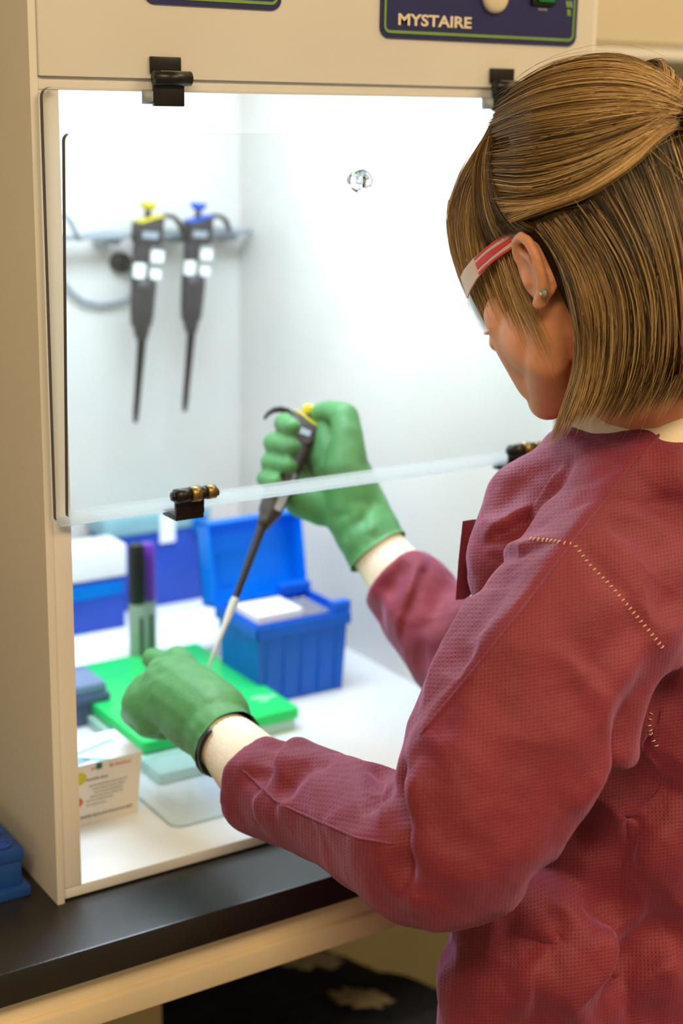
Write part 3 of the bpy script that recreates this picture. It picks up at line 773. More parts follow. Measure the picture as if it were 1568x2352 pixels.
M['shoe'] = mat('grey_shoe', (80, 80, 84), 0.6, 0.10, 40)
M['thread'] = mat('pale_thread', (236, 200, 160), 0.7, 0.05, 60)
M['redtemple'] = mat('red_rubber', (206, 46, 54), 0.4, 0.06, 60)
M['cleartemple'] = mat('pale_clear_plastic', (240, 214, 196), 0.25, 0.03, 60, transl=0.3)
M['lens'] = mat_clear('clear_lens', (0.97, 0.98, 0.98), 1.4, 0.01)
M['crystal'] = mat('faceted_crystal', (190, 196, 176), 0.12, 0.10, 200, metal=0.7)

def cone(mb, p0, r0, p1, r1, seg=16, k=5):
    p0 = Vector(p0); p1 = Vector(p1); d = p1 - p0; L_ = max(d.length, 1e-5)
    z = d.normalized(); a = Vector((0, 0, 1)) if abs(z.z) < .9 else Vector((1, 0, 0)); x = a.cross(z).normalized(); y = z.cross(x)
    X = Matrix(((x.x, y.x, z.x, p0.x), (x.y, y.y, z.y, p0.y), (x.z, y.z, z.z, p0.z), (0, 0, 0, 1)))
    pr = []
    for i in range(k + 1):
        t = math.pi / 2 * i / k; pr.append((r0 * math.sin(t), -r0 * math.cos(t)))
    for i in range(k + 1):
        t = math.pi / 2 * i / k; pr.append((r1 * math.cos(t), L_ + r1 * math.sin(t)))
    return mb.lathe(pr, seg, 0, X)
def chain(mb, pts):
    for (a, ra), (b_, rb) in zip(pts, pts[1:]): cone(mb, a, ra, b_, rb)
    return mb
def C(*pts): return [(P(x, y, d), r) for x, y, d, r in pts]
def loft(mb, rings):
    """rings: lists of points with equal counts -> closed solid"""
    k = len(rings[0]); vs = [v for r in rings for v in r]; fs = []
    for a in range(len(rings) - 1):
        for i in range(k): fs.append([a * k + i, a * k + (i + 1) % k, (a + 1) * k + (i + 1) % k, (a + 1) * k + i])
    fs.append(list(range(k))[::-1]); fs.append([(len(rings) - 1) * k + i for i in range(k)])
    return mb.add(vs, fs)
def solid(mb, voxel, smooth=4, fac=0.5):
    """one continuous skin around everything in mb"""
    me = mb.mesh('tmp'); o = bpy.data.objects.new('tmp', me); COL.objects.link(o)
    r = o.modifiers.new('r', 'REMESH'); r.mode = 'VOXEL'; r.voxel_size = voxel; r.adaptivity = 0
    if smooth:
        s = o.modifiers.new('s', 'SMOOTH'); s.factor = fac; s.iterations = smooth
    dg = bpy.context.evaluated_depsgraph_get()
    out = bpy.data.meshes.new_from_object(o.evaluated_get(dg))
    bpy.data.objects.remove(o); bpy.data.meshes.remove(me)
    return out
def coords(me):
    a = np.empty(len(me.vertices) * 3, np.float32); me.vertices.foreach_get('co', a); return a.reshape(-1, 3)
def normals(me):
    a = np.empty(len(me.vertices) * 3, np.float32); me.vertices.foreach_get('normal', a); return a.reshape(-1, 3)
def setco(me, a):
    me.vertices.foreach_set('co', a.astype(np.float32).ravel()); me.update()
def bvh_of(me):
    return BVHTree.FromPolygons([v.co.copy() for v in me.vertices], [list(p.vertices) for p in me.polygons])
def ray(bv, px, py, default=None):
    v = (FW + RT * ((px - 784.0) / F_PX) - UP * ((py - 1176.0) / F_PX)).normalized()
    h = bv.ray_cast(CAM, v)
    if h[0] is not None: return h[0]
    if default is not None:
        return P(px, py, default)
    best = None
    for i in range(60):     # closest approach to the surface along the sight line
        q = CAM + v * (1.0 + i * 0.012); n = bv.find_nearest(q)
        if best is None or n[3] < best[0]: best = (n[3], n[0], q)
    return best[2]

person = thing('person', 'person in maroon gown, green gloves and safety glasses pipetting inside the cabinet', 'person', (0.45, -0.25, ZF))

# ---------------------------------------------------------------- head frame
pit = math.radians(27)
XR = Vector((0.986, 0.154, 0)).normalized(); F0 = Vector((-0.154, 0.986, 0)).normalized(); ZU = Vector((0, 0, 1))
HF = F0 * math.cos(pit) - ZU * math.sin(pit); HU = ZU * math.cos(pit) + F0 * math.sin(pit)
HC = P(1345, 628, 1.225)
HM = Matrix(((XR.x, HF.x, HU.x, HC.x), (XR.y, HF.y, HU.y, HC.y), (XR.z, HF.z, HU.z, HC.z), (0, 0, 0, 1)))
HMI = HM.inverted()
H3 = HM.to_3x3()
def h(x, y, z): return HM @ Vector((x, y, z))

TA = Vector((0.86, 0.51, 0)).normalized(); TB = Vector((-0.51, 0.86, 0)).normalized()
def tring(z, cx, cy, ha, hb, k=40, sq=2.4):
    out = []
    for i in range(k):
        t = 2 * math.pi * i / k; c, s = math.cos(t), math.sin(t)
        x = math.copysign(abs(c) ** (2 / sq), c) * ha; y = math.copysign(abs(s) ** (2 / sq), s) * hb
        out.append(Vector((cx, cy, z)) + TA * x + TB * y)
    return out
TORSO = [(-.55, .45, -.27, .205, .16), (-.30, .45, -.27, .192, .145), (-.12, .452, -.262, .178, .132), (0, .455, -.25, .170, .128),
         (.10, .458, -.242, .170, .128), (.20, .460, -.238, .172, .126), (.29, .460, -.238, .170, .116), (.35, .458, -.240, .150, .100),
         (.39, .456, -.243, .118, .086), (.42, .455, -.245, .090, .074), (.437, .455, -.246, .070, .066)]
SL = [(1450, 1340, 1.215, .070), (1375, 1390, 1.18, .077), (1255, 1545, 1.150, .076), (1155, 1725, 1.128, .072), (1090, 1870, 1.118, .068), (1015, 1955, 1.125, .060), (905, 1922, 1.170, .051), (790, 1873, 1.225, .046), (670, 1826, 1.285, .044), (590, 1798, 1.320, .043)]
SR = [(1340, 1330, 1.43, .070), (1220, 1560, 1.42, .062), (1110, 1560, 1.46, .050), (1010, 1450, 1.50, .046), (940, 1365, 1.525, .044), (905, 1325, 1.535, .040)]
def sleeve(mb, S, grow=0.0):
    pts = [P(x, y, d) for x, y, d, r in S]
    # smooth the centre line
    fine = []; n = len(pts)
    for i in range(n - 1):
        p0 = pts[max(i - 1, 0)]; p1 = pts[i]; p2 = pts[i + 1]; p3 = pts[min(i + 2, n - 1)]
        for j in range(6):
            t = j / 6
            q = 0.5 * ((2 * p1) + (p2 - p0) * t + (2 * p0 - 5 * p1 + 4 * p2 - p3) * t * t + (3 * p1 - 3 * p2 + p3 - p0) * t ** 3)
            fine.append((q, S[i][3] * (1 - t) + S[i + 1][3] * t + grow))
    fine.append((pts[-1], S[-1][3] + grow))
    mb.tube([f[0] for f in fine], [f[1] for f in fine], 28)
    return mb

# ---------------------------------------------------------------- body: head, neck, trunk, arms as one skin
bd = MB()
bd.ball(h(0, -.014, .045), (.073, .092, .086), 0, 28, 18, H3)
bd.ball(h(0, .030, -.012), (.057, .060, .070), 0, 24, 16, H3)
bd.ball(h(0, .055, .045), (.055, .036, .045), 0, 20, 14, H3)
for s in (-1, 1):
    chain(bd, [(h(s * .050, .002, -.024), .019), (h(s * .046, .026, -.058), .019), (h(s * .014, .066, -.084), .017)])
    chain(bd, [(h(s * .038, .055, -.012), .023), (h(s * .034, .056, -.034), .023), (h(s * .022, .060, -.066), .021)])
    bd.ball(h(s * .041, .036, -.036), (.026, .030, .034), 0, 16, 12, H3)
    bd.ball(h(s * .028, .081, .026), (.022, .012, .010), 0, 16, 12, H3)
    bd.ball(h(s * .031, .079, .008), (.0125, .0125, .0125), 0, 14, 10, H3)
    bd.ball(h(s * .011, .098, -.022), (.0075, .009, .007), 0, 12, 8, H3)
bd.ball(h(0, .070, -.084), (.020, .016, .016), 0, 16, 12, H3)
chain(bd, [(h(0, .088, .018), .008), (h(0, .104, -.008), .0085), (h(0, .110, -.018), .0095)])
chain(bd, [(h(-.018, .078, -.049), .006), (h(0, .089, -.047), .0075), (h(.018, .078, -.049), .006)])
chain(bd, [(h(-.016, .077, -.057), .006), (h(0, .086, -.058), .008), (h(.016, .077, -.057), .006)])
nb = Vector((.452, -.235, .43))
chain(bd, [(h(0, -.020, -.01), .056), (h(0, -.030, -.07), .052), (nb, .056), (Vector((.455, -.24, .36)), .075)])
loft(bd, [tring(z, cx, cy, max(ha - .048, .02), max(hb - .048, .02)) for z, cx, cy, ha, hb in TORSO])
for S in (SL, SR):
    chain(bd, [(P(x, y, d), max(.025, r * .48)) for x, y, d, r in S])
chain(bd, C((590, 1798, 1.32, .027), (520, 1702, 1.385, .025)))
chain(bd, C((905, 1325, 1.535, .027), (862, 1258, 1.545, .025)))
for s in (-1, 1):
    hp = Vector((.45, -.27, -.5)) + TA * (s * .085)
    ft = Vector((hp.x, hp.y, ZF + .09))
    chain(bd, [(hp + Vector((0, 0, .1)), .085), (hp + Vector((0, 0, -.02)), .062), (ft, .040)])
# ears
def ear(mb, s):
    Y_ = -.009; K_ = .88
    B = lambda y, z, o=0.0: h(s * (.073 + o * .95), y * K_ + Y_, z * K_)
    hel = [(.004, .006, .004), (.004, .020, .008), (-.004, .029, .013), (-.015, .030, .017), (-.024, .022, .020), (-.027, .008, .020), (-.023, -.008, .016), (-.015, -.020, .011), (-.006, -.027, .008), (.001, -.026, .005)]
    rr = [.0035, .0038, .0040, .0042, .0042, .0042, .0045, .0055, .0062, .0045]
    chain(mb, [(B(a, b_, c), r) for (a, b_, c), r in zip(hel, rr)])
    chain(mb, [(B(-.006, .018, .010), .0035), (B(-.015, .010, .013), .0038), (B(-.016, -.004, .012), .0038), (B(-.009, -.014, .008), .0035)])
    chain(mb, [(B(.003, .001, .005), .0042), (B(.001, -.006, .007), .0045)])
    mb.ball(B(-.010, .002, .003), (.006, .020, .026), 0, 14, 10, H3)
ear(bd, -1); ear(bd, 1)
body_me = solid(bd, 0.0021, 5, 0.5)
body = link('body', body_me, M['skin'], person, True)

# ---------------------------------------------------------------- gown
gm = MB()
loft(gm, [tring(*t) for t in TORSO])
sleeve(gm, SL); sleeve(gm, SR)
chain(gm, [(P(1330, 1275, 1.185), .045), (P(1450, 1130, 1.235), .055)])
chain(gm, C((1400, 1090, 1.27, .050), (1222, 1168, 1.265, .040), (1195, 1310, 1.245, .045)))
chain(gm, C((1580, 1015, 1.27, .030), (1430, 1040, 1.285, .030), (1340, 1078, 1.285, .033), (1268, 1112, 1.285, .031)))
chain(gm, C((1270, 2150, 1.24, .055), (1280, 2400, 1.265, .064), (1300, 3000, 1.31, .075), (1310, 3500, 1.35, .080)))
chain(gm, C((1165, 2120, 1.235, .050), (1160, 2250, 1.25, .056), (1165, 2450, 1.27, .064), (1190, 3000, 1.32, .075), (1200, 3500, 1.36, .080)))
nk = [Vector((.455, -.245, .403)) + TA * (.088 * math.cos(t_)) + TB * (.076 * math.sin(t_)) for t_ in [2 * math.pi * i / 16 for i in range(17)]]
chain(gm, [(p_, .029) for p_ in nk])
gown_me = solid(gm, 0.0026, 12, 0.5)
def fold(me, bv, pts, width, amp, flat=1.0, depth=None):
    """push the cloth out (amp > 0) or in along a line that lies on it"""
    P3 = [np.array(ray(bv, x, y, depth)) for x, y in pts]
    seg = []
    for a, b_ in zip(P3, P3[1:]):
        n = max(2, int(np.linalg.norm(b_ - a) / 0.003))
        for i in range(n): seg.append(a + (b_ - a) * i / n)
    seg.append(P3[-1]); seg = np.array(seg, np.float32)
    co = coords(me); no = normals(me)
    lo = seg.min(0) - 3 * width; hi = seg.max(0) + 3 * width
    idx = np.where(((co > lo) & (co < hi)).all(1))[0]
    if len(idx) == 0: return
    d = np.full(len(idx), 1e9, np.float32); arg = np.zeros(len(idx), int)
    for j, s in enumerate(seg):
        q = np.linalg.norm(co[idx] - s, axis=1); m_ = q < d; d[m_] = q[m_]; arg[m_] = j
    t = arg / max(1, len(seg) - 1); endf = np.clip(np.minimum(t, 1 - t) * 6, 0.0, 1) ** .7
    x = d / width
    if flat == 0:        # overlapping tuck: one side rides over the other
        tg = np.gradient(seg, axis=0); tg /= np.linalg.norm(tg, axis=1, keepdims=True) + 1e-9
        side = (np.cross(tg[arg], no[idx]) * (co[idx] - seg[arg])).sum(1)
        prof = np.where(side > 0, np.exp(-x * 1.1), -.45 * np.exp(-x * 1.6))
    else:
        prof = np.exp(-x * 1.6) if flat < 1 else np.exp(-x * x)
    co[idx] += no[idx] * (amp * prof * endf)[:, None]
    setco(me, co)
def crumple(me, s, amp, seed, mask=None):
    co = coords(me); no = normals(me); out = np.zeros(len(co), np.float32)
    off = Vector((seed * 3.1, seed * 1.7, seed * .9))
    for i, c in enumerate(co):
        v = Vector(c) * s + off
        out[i] = abs(noise.noise(v)) * 2 - .5 + .5 * noise.noise(v * 2.1)
    co += no * (out * amp)[:, None]; setco(me, co)
def creases(me, s, amp, seed, sharp=5.0):
    co = coords(me); no = normals(me); out = np.zeros(len(co), np.float32); off = Vector((seed * 2.3, seed * 1.1, seed * .7))
    for i, c in enumerate(co):
        d_, _p = noise.voronoi(Vector(c) * s + off)
        out[i] = math.exp(-(d_[1] - d_[0]) * sharp)
    co += no * ((out - .35) * amp)[:, None]; setco(me, co)
crumple(gown_me, 12, .0040, 1)
creases(gown_me, 10, .0030, 3, 4.0)
creases(gown_me, 22, .0012, 4, 4.0)
bv = bvh_of(gown_me)
FOLDS = [
    ([(1560, 940), (1440, 1090), (1320, 1240), (1200, 1400), (1080, 1550), (955, 1700)], .034, .0130, .5),
    ([(1300, 1060), (1290, 1110), (1200, 1190), (1110, 1255)], .016, .0120, 0),
    ([(1255, 1070), (1190, 1120), (1130, 1200)], .014, -.0060, 1),
    ([(1240, 1243), (1320, 1252), (1400, 1335), (1525, 1490)], .007, -.0045, 1),
    ([(1290, 1262), (1200, 1275), (1115, 1265)], .014, .0090, 0),
    ([(1120, 1290), (1060, 1420), (1000, 1540), (968, 1660)], .012, .0050, .5),
    ([(1180, 1300), (1120, 1420), (1040, 1560)], .018, -.0060, 1),
    ([(1568, 1020), (1500, 1120), (1440, 1260)], .030, -.0060, 1),
    ([(1525, 1490), (1460, 1620), (1400, 1760), (1320, 1920), (1200, 2040)], .016, -.0140, 1),
    ([(1568, 1540), (1500, 1700), (1400, 1860)], .024, -.0150, 1),
    ([(1568, 1640), (1470, 1690), (1380, 1760), (1310, 1870)], .022, .0170, .5),
    ([(545, 1758), (640, 1845), (820, 1925), (915, 1942)], .012, .0070, .5),
    ([(555, 1765), (610, 1815), (650, 1852)], .011, -.0110, 1),
    ([(930, 1740), (905, 1800), (925, 1900), (945, 2060)], .012, -.0160, 1),
    ([(880, 1755), (870, 1830), (825, 1862)], .012, -.0150, 1),
    ([(975, 1740), (950, 1850), (962, 1980), (955, 2105)], .016, .0100, .5),
    ([(895, 1760), (890, 1850), (880, 1920)], .012, .0100, .5),
    ([(645, 1690), (610, 1760), (580, 1790)], .012, -.0110, 1),
    ([(705, 1680), (640, 1745), (595, 1765)], .013, .0100, .5),
    ([(770, 1740), (690, 1760), (640, 1835)], .014, -.0095, 1),
    ([(600, 1900), (580, 1840), (600, 1800)], .012, .0050, 0),
    ([(1130, 2150), (1260, 2180), (1320, 2120)], .020, -.0160, 1),
    ([(1010, 2170), (1120, 2190), (1200, 2260)], .018, -.0060, 1),
    ([(1568, 1760), (1430, 1960), (1390, 2160)], .026, -.0180, 1),
    ([(1568, 1840), (1450, 2030), (1380, 2230), (1290, 2340)], .028, .0200, .5),
    ([(1568, 2090), (1450, 2180), (1330, 2330)], .028, -.0160, 1),
    ([(1568, 2200), (1460, 2260), (1390, 2352)], .026, .0160, .5),
    ([(1180, 2340), (1230, 2230), (1290, 2120)], .022, .0130, .5),
    ([(1100, 1560), (1240, 1600), (1330, 1560)], .024, -.0035, 1),
    ([(1120, 2000), (1180, 1850), (1210, 1700)], .026, -.0045, 1),
    ([(1090, 1480), (1050, 1600), (1010, 1700)], .014, -.0050, 1),
    ([(1350, 1560), (1420, 1480), (1500, 1420)], .020, -.0090, 1),
    ([(1470, 1180), (1520, 1300), (1560, 1440)], .028, -.0110, 1),
    ([(940, 1290), (900, 1340), (870, 1430)], .012, -.0090, 1),
    ([(985, 1275), (950, 1360), (920, 1480)], .012, .0070, 0),
    ([(1040, 1320), (1000, 1400), (960, 1540)], .012, -.0070, 1),
]
for pts, w_, a_, fl in FOLDS: fold(gown_me, bv, pts, w_, a_, fl)
def relax(me, it, f=.5):
    ne = len(me.edges); e = np.empty(ne * 2, np.int32); me.edges.foreach_get('vertices', e); e = e.reshape(-1, 2)
    co = coords(me).astype(np.float64); n = len(co)
    deg = np.bincount(e.ravel(), minlength=n).astype(float)[:, None]
    for _ in range(it):
        acc = np.zeros_like(co)
        for k in range(3):
            acc[:, k] = np.bincount(e[:, 0], co[e[:, 1], k], n) + np.bincount(e[:, 1], co[e[:, 0], k], n)
        co += f * (acc / deg - co)
    setco(me, co)
relax(gown_me, 5)
gown = link('gown', gown_me, M['gown'], person, True)
bvg = bvh_of(gown_me)
# front overlap of the gown standing off the chest
fl = [(1062, 1197, 1.275), (1086, 1193, 1.285), (1110, 1260, 1.285), (1100, 1340, 1.28), (1046, 1378, 1.265), (1052, 1290, 1.270)]
pf = [P(*q) for q in fl]; back_ = [q + FW * .010 + RT * .008 for q in pf]
fm = MB(); loft(fm, [pf, back_]); fm.build('front_flap', M['gown'], gown)
# pressed creases of the folded gown: narrow standing ridges
def ridge(pts, r):
    P3 = [ray(bvg, x, y) for x, y in pts]; out = []
    for p in P3:
        hit = bvg.find_nearest(p); out.append(hit[0] + hit[1] * .0002)
    sm_ = [out[0]] + [(out[i - 1] + out[i] * 2 + out[i + 1]) / 4 for i in range(1, len(out) - 1)] + [out[-1]]
    MB().tube(sm_, [r * .3] + [r] * (len(sm_) - 2) + [r * .3], 8).build('pressed_crease', M['gown'], gown, smooth=True)
def dens(pts, k=10):
    out = []
    for a, b_ in zip(pts, pts[1:]):
        for i in range(k): out.append((a[0] + (b_[0] - a[0]) * i / k, a[1] + (b_[1] - a[1]) * i / k))
    return out + [pts[-1]]
ridge(dens([(1548, 955), (1440, 1090), (1320, 1240), (1200, 1400), (1080, 1550), (965, 1688)]), .0013)
ridge(dens([(556, 1768), (640, 1845), (820, 1925), (905, 1940)]), .0011)
# sleeve seam stitches
stt = MB()
def stitches(pts, n):
    P3 = [ray(bvg, x, y) for x, y in pts]; L_ = [0]
    for a, b_ in zip(P3, P3[1:]): L_.append(L_[-1] + (b_ - a).length)
    for i in range(n):
        s_ = L_[-1] * (i + .5) / n
        for k in range(len(P3) - 1):
            if L_[k] <= s_ <= L_[k + 1]:
                t = (s_ - L_[k]) / max(1e-6, L_[k + 1] - L_[k]); c = P3[k].lerp(P3[k + 1], t); d = (P3[k + 1] - P3[k]).normalized(); break
        hit = bvg.find_nearest(c); nn = hit[1]; cr = nn.cross(d).normalized(); c = hit[0] + nn * .0004
        stt.tube([c - cr * .0016 - d * .0003, c + nn * .0006, c + cr * .0016 + d * .0003], .00042, 5)
def densify(pts, k=6):
    out = []
    for a, b_ in zip(pts, pts[1:]):
        for i in range(k): out.append((a[0] + (b_[0] - a[0]) * i / k, a[1] + (b_[1] - a[1]) * i / k))
    return out + [pts[-1]]
stitches(densify([(1215, 1238), (1260, 1242), (1318, 1252), (1350, 1295), (1400, 1345), (1460, 1415), (1522, 1490)]), 34)
stitches(densify([(1495, 1632), (1490, 1665), (1496, 1695), (1510, 1718)]), 8)
stt.build('seam_stitching', M['thread'], gown, smooth=True)['kind'] = 'stuff'

# collar of the shirt under the gown
um = MB()
loft(um, [tring(.36, .455, -.243, .120, .088), tring(.40, .455, -.243, .100, .080), tring(.440, .455, -.243, .082, .075), tring(.468, .452, -.238, .068, .068), tring(.485, .448, -.232, .062, .064)])
chain(um, C((1620, 922, 1.272, .033), (1580, 926, 1.272, .033), (1470, 944, 1.277, .032), (1390, 974, 1.287, .031), (1345, 1030, 1.302, .024)))
um_me = solid(um, .004, 4)
link('undershirt', um_me, M['shirt'], person, True)

# trousers and shoes
for s in (-1, 1):
    hp = Vector((.45, -.27, -.5)) + TA * (s * .085)
    tm = MB(); chain(tm, [(hp, .092), (hp + Vector((0, 0, -.15)), .075), (Vector((hp.x, hp.y, ZF + .10)), .056)])
    link('trouser_leg', solid(tm, .006, 3), M['trouser'], person, True)
    sm = MB(); f_ = Vector((hp.x, hp.y, ZF))
    chain(sm, [(f_ + Vector((0, 0, .04)) - TB * .04, .038), (f_ + Vector((0, 0, .034)) + TB * .10, .036), (f_ + Vector((0, 0, .028)) + TB * .16, .028)])
    sme = solid(sm, .005, 3); cc = coords(sme); cc[:, 2] = np.maximum(cc[:, 2], ZF + .001); setco(sme, cc)
    link('shoe', sme, M['shoe'], person, True)

# ---------------------------------------------------------------- cuffs and gloves
def cuff(pa, pb, r0, r1):
    a, b_ = P(*pa), P(*pb); n = 16; seg = 64
    ax = (b_ - a).normalized(); u = ax.orthogonal().normalized(); v = ax.cross(u)
    vs = []; fs = []
    for i in range(n + 1):
        t = i / n; c = a.lerp(b_, t); r = r0 + (r1 - r0) * t
        for k in range(seg):
            th = 2 * math.pi * k / seg; rr = r * (1 + .012 * math.cos(th * 32)) + .0006 * math.sin(t * 9 + 2 * math.cos(th))
            vs.append(c + u * rr * math.cos(th) + v * rr * math.sin(th))
    for i in range(n):
        for k in range(seg): fs.append([i * seg + k, i * seg + (k + 1) % seg, (i + 1) * seg + (k + 1) % seg, (i + 1) * seg + k])
    fs.append(list(range(seg))[::-1]); fs.append([n * seg + k for k in range(seg)])
    MB().add(vs, fs).build('cuff', M['knit'], person, smooth=True)
cuff((635, 1820, 1.305), (490, 1677, 1.390), .0360, .0255)
cuff((935, 1357, 1.53), (845, 1231, 1.547), .0345, .0255)

def open_end(me, c, ax, reach):
    """trim a glove at its wrist opening"""
    ax = ax.normalized(); b_ = bmesh.new(); b_.from_mesh(me)
    bmesh.ops.bisect_plane(b_, geom=b_.verts[:] + b_.edges[:] + b_.faces[:], plane_co=c, plane_no=ax, clear_outer=True)
    for v in b_.verts:          # rolled bead along the opening
        d_ = (c - v.co).dot(ax)
        if d_ < .0035: v.co += v.normal * .0009 * (1 - d_ / .0035)
    b_.to_mesh(me); b_.free(); me.update()
lg = MB()
for kx, ky, kd in ((408, 1520, 1.475), (372, 1545, 1.460), (338, 1580, 1.450), (318, 1615, 1.445)):
    chain(lg, C((512, 1696, 1.382, .031), (450, 1630, 1.42, .030), (kx, ky, kd, .0160)))
chain(lg, C((408, 1520, 1.475, .0150), (398, 1535, 1.520, .0125), (440, 1575, 1.530, .0105), (465, 1580, 1.505, .0095)))
chain(lg, C((372, 1545, 1.460, .0150), (350, 1565, 1.510, .0125), (390, 1610, 1.525, .0105), (430, 1620, 1.500, .0095)))
chain(lg, C((338, 1580, 1.450, .0145), (318, 1605, 1.495, .0120), (360, 1645, 1.510, .0100), (400, 1650, 1.485, .0090)))
chain(lg, C((318, 1615, 1.445, .0135), (300, 1640, 1.480, .0105), (335, 1675, 1.495, .0090), (375, 1680, 1.475, .0085)))
chain(lg, C((470, 1640, 1.43, .024), (445, 1570, 1.48, .0150), (395, 1530, 1.515, .0125), (350, 1513, 1.530, .0115)))
chain(lg, C((450, 1630, 1.42, .030), (532, 1719, 1.366, .0335), (540, 1727, 1.361, .0340)))
chain(lg, C((485, 1655, 1.405, .038), (405, 1596, 1.445, .038), (350, 1612, 1.450, .028), (345, 1645, 1.445, .019)))
chain(lg, C((532, 1719, 1.366, .0345), (590, 1776, 1.332, .0385)))
lme = solid(lg, .0021, 7, .5)
LPC = P(524, 1710, 1.371); LAX = (P(635, 1820, 1.305) - P(490, 1677, 1.390)).normalized()
open_end(lme, LPC, LAX, .12)
bl = bvh_of(lme)
crumple(lme, 30, .0008, 5)
for pts, w_, a_ in (([(470, 1750), (490, 1690), (560, 1640)], .006, .0016), ([(440, 1735), (470, 1670), (540, 1615)], .007, -.0016), ([(455, 1745), (480, 1680), (550, 1628)], .005, .0014), ([(345, 1690), (420, 1640), (500, 1570)], .012, -.0012), ([(360, 1520), (355, 1560)], .008, -.0018), ([(328, 1555), (345, 1600)], .008, -.0014)):
    fold(lme, bl, pts, w_, a_)
link('glove', lme, M['glove'], person, True)['label'] = 'green glove on the near closed hand'
# dark watch strap showing between glove and cuff
e1 = (-FW - LAX * (-FW).dot(LAX)).normalized(); e2 = LAX.cross(e1)
if e2.dot(UP) > 0: e2 = -e2
MB().tube([LPC + LAX * .0045 + (e1 * math.cos(t_) + e2 * math.sin(t_)) * .0322 for t_ in [math.radians(-12 + 9 * i) for i in range(11)]], [(.0014, .0030)] * 11, 10, up=e1).build('watch_strap', M['black'], person, smooth=True)

rg = MB()
for xl, xr, y, r in ((628, 690, 972, .0100), (603, 690, 1018, .0105), (596, 682, 1062, .0100), (588, 648, 1100, .0092)):
    rp_ = r * 2290
    chain(rg, C((735, y + 15, 1.605, .0135), (xl + rp_ + 8, y - 3, 1.605, r * 1.05), (xl + rp_, y, 1.565, r), (xr - rp_ * .8, y + 8, 1.535, r * .92)))
chain(rg, C((866, 1262, 1.545, .0325), (815, 1160, 1.57, .032), (775, 1060, 1.59, .030), (765, 1000, 1.60, .026)))
chain(rg, C((815, 1160, 1.56, .030), (796, 1080, 1.555, .0235), (797, 1000, 1.560, .0170), (790, 958, 1.568, .0150), (760, 947, 1.585, .0125), (738, 950, 1.592, .0115)))
chain(rg, C((800, 1160, 1.57, .026), (735, 1165, 1.575, .0195), (690, 1150, 1.58, .0170), (680, 1110, 1.59, .016)))
chain(rg, C((775, 1080, 1.585, .028), (735, 1020, 1.605, .020)))
chain(rg, C((800, 1160, 1.57, .030), (868, 1268, 1.545, .0330), (872, 1274, 1.545, .0335)))
chain(rg, C((868, 1268, 1.545, .0330), (920, 1340, 1.53, .0365)))
rme = solid(rg, .0021, 6, .5)
open_end(rme, P(868, 1268, 1.545), (P(930, 1350, 1.53) - P(855, 1245, 1.545)), .12)
br = bvh_of(rme)
crumple(rme, 30, .0007, 8)
for pts, w_, a_ in (([(780, 1240), (830, 1195), (900, 1170)], .005, -.0016), ([(790, 1262), (850, 1215), (915, 1195)], .005, .0016), ([(800, 1280), (860, 1235), (925, 1220)], .005, -.0014), ([(770, 1215), (820, 1175), (880, 1140)], .006, .0014), ([(860, 1150), (830, 1200), (840, 1240)], .005, -.0012)):
    fold(rme, br, pts, w_, a_)
link('glove', rme, M['glove'], person, True)['label'] = 'green glove on the hand gripping the pipette'

# held pipette
a = P(714, 938, 1.600); e = P(533, 1393, 1.505)
z = a - e; s_ = z.length / .289; z.normalize(); y = (-FW) - z * (-FW).dot(z); y.normalize(); x = y.cross(z).normalized()
XH = Matrix(((x.x * s_, y.x * s_, z.x * s_, a.x), (x.y * s_, y.y * s_, z.y * s_, a.y), (x.z * s_, y.z * s_, z.z * s_, a.z), (0, 0, 0, 1)))
pipette('pipette', 'dark pipette with yellow button held in the green-gloved hand, clear tip fitted', XH, M['yellow'], True, None, False)

# ---------------------------------------------------------------- hair
def mat_hair(name):
    m = bpy.data.materials.new(name); m.use_nodes = True
    nt = m.node_tree; N = nt.nodes; L = nt.links; b = N['Principled BSDF']
    at = N.new('ShaderNodeAttribute'); at.attribute_name = 'strand'
    tc = N.new('ShaderNodeTexCoord'); nz = N.new('ShaderNodeTexNoise'); nz.inputs['Scale'].default_value = 90
    L.new(tc.outputs['Object'], nz.inputs['Vector'])
    mx = N.new('ShaderNodeMix'); mx.data_type = 'RGBA'; mx.blend_type = 'MULTIPLY'; mx.inputs[0].default_value = 0.35
    L.new(at.outputs['Color'], mx.inputs[6]); L.new(nz.outputs['Color'], mx.inputs[7])
    L.new(at.outputs['Color'], b.inputs['Base Color'])
    b.inputs['Roughness'].default_value = 0.42; b.inputs['Specular IOR Level'].default_value = 0.45
    return m
M['hair'] = mat_hair('blond_brown_hair')
M['hairmass'] = mat('dark_underhair', (58, 42, 26), 0.9, 0.35, 120, spec=0.05, bump=0.6, bscale=260)
hm = MB()
hm.ball(h(0, -.022, .050), (.083, .100, .092), 0, 28, 18, H3)
hm.ball(h(0, -.055, .085), (.070, .068, .070), 0, 24, 16, H3)
hm.ball(h(0, -.078, .005), (.076, .046, .100), 0, 24, 16, H3)
hm.ball(h(0, -.072, -.050), (.070, .036, .062), 0, 24, 16, H3)
for s in (-1, 1):
    chain(hm, [(h(s * .058, -.045, .02), .028), (h(s * .060, -.050, -.05), .022), (h(s * .052, -.050, -.09), .014)])
hair_me = solid(hm, .0035, 6, .5)
bm_ = bmesh.new(); bm_.from_mesh(hair_me)
kill = []
for v in bm_.verts:
    q = HMI @ v.co
    face = (q.y > -.012 and q.z < .034) or (q.y > .030 and q.z < .060) or (q.y > .052 and q.z < .085)
    if face: kill.append(v)
bvfull = bvh_of(hair_me)
bmesh.ops.delete(bm_, geom=kill, context='VERTS')
bm_.to_mesh(hair_me); bm_.free(); hair_me.update()
hair_root = link('hair', hair_me, M['hairmass'], person, True)
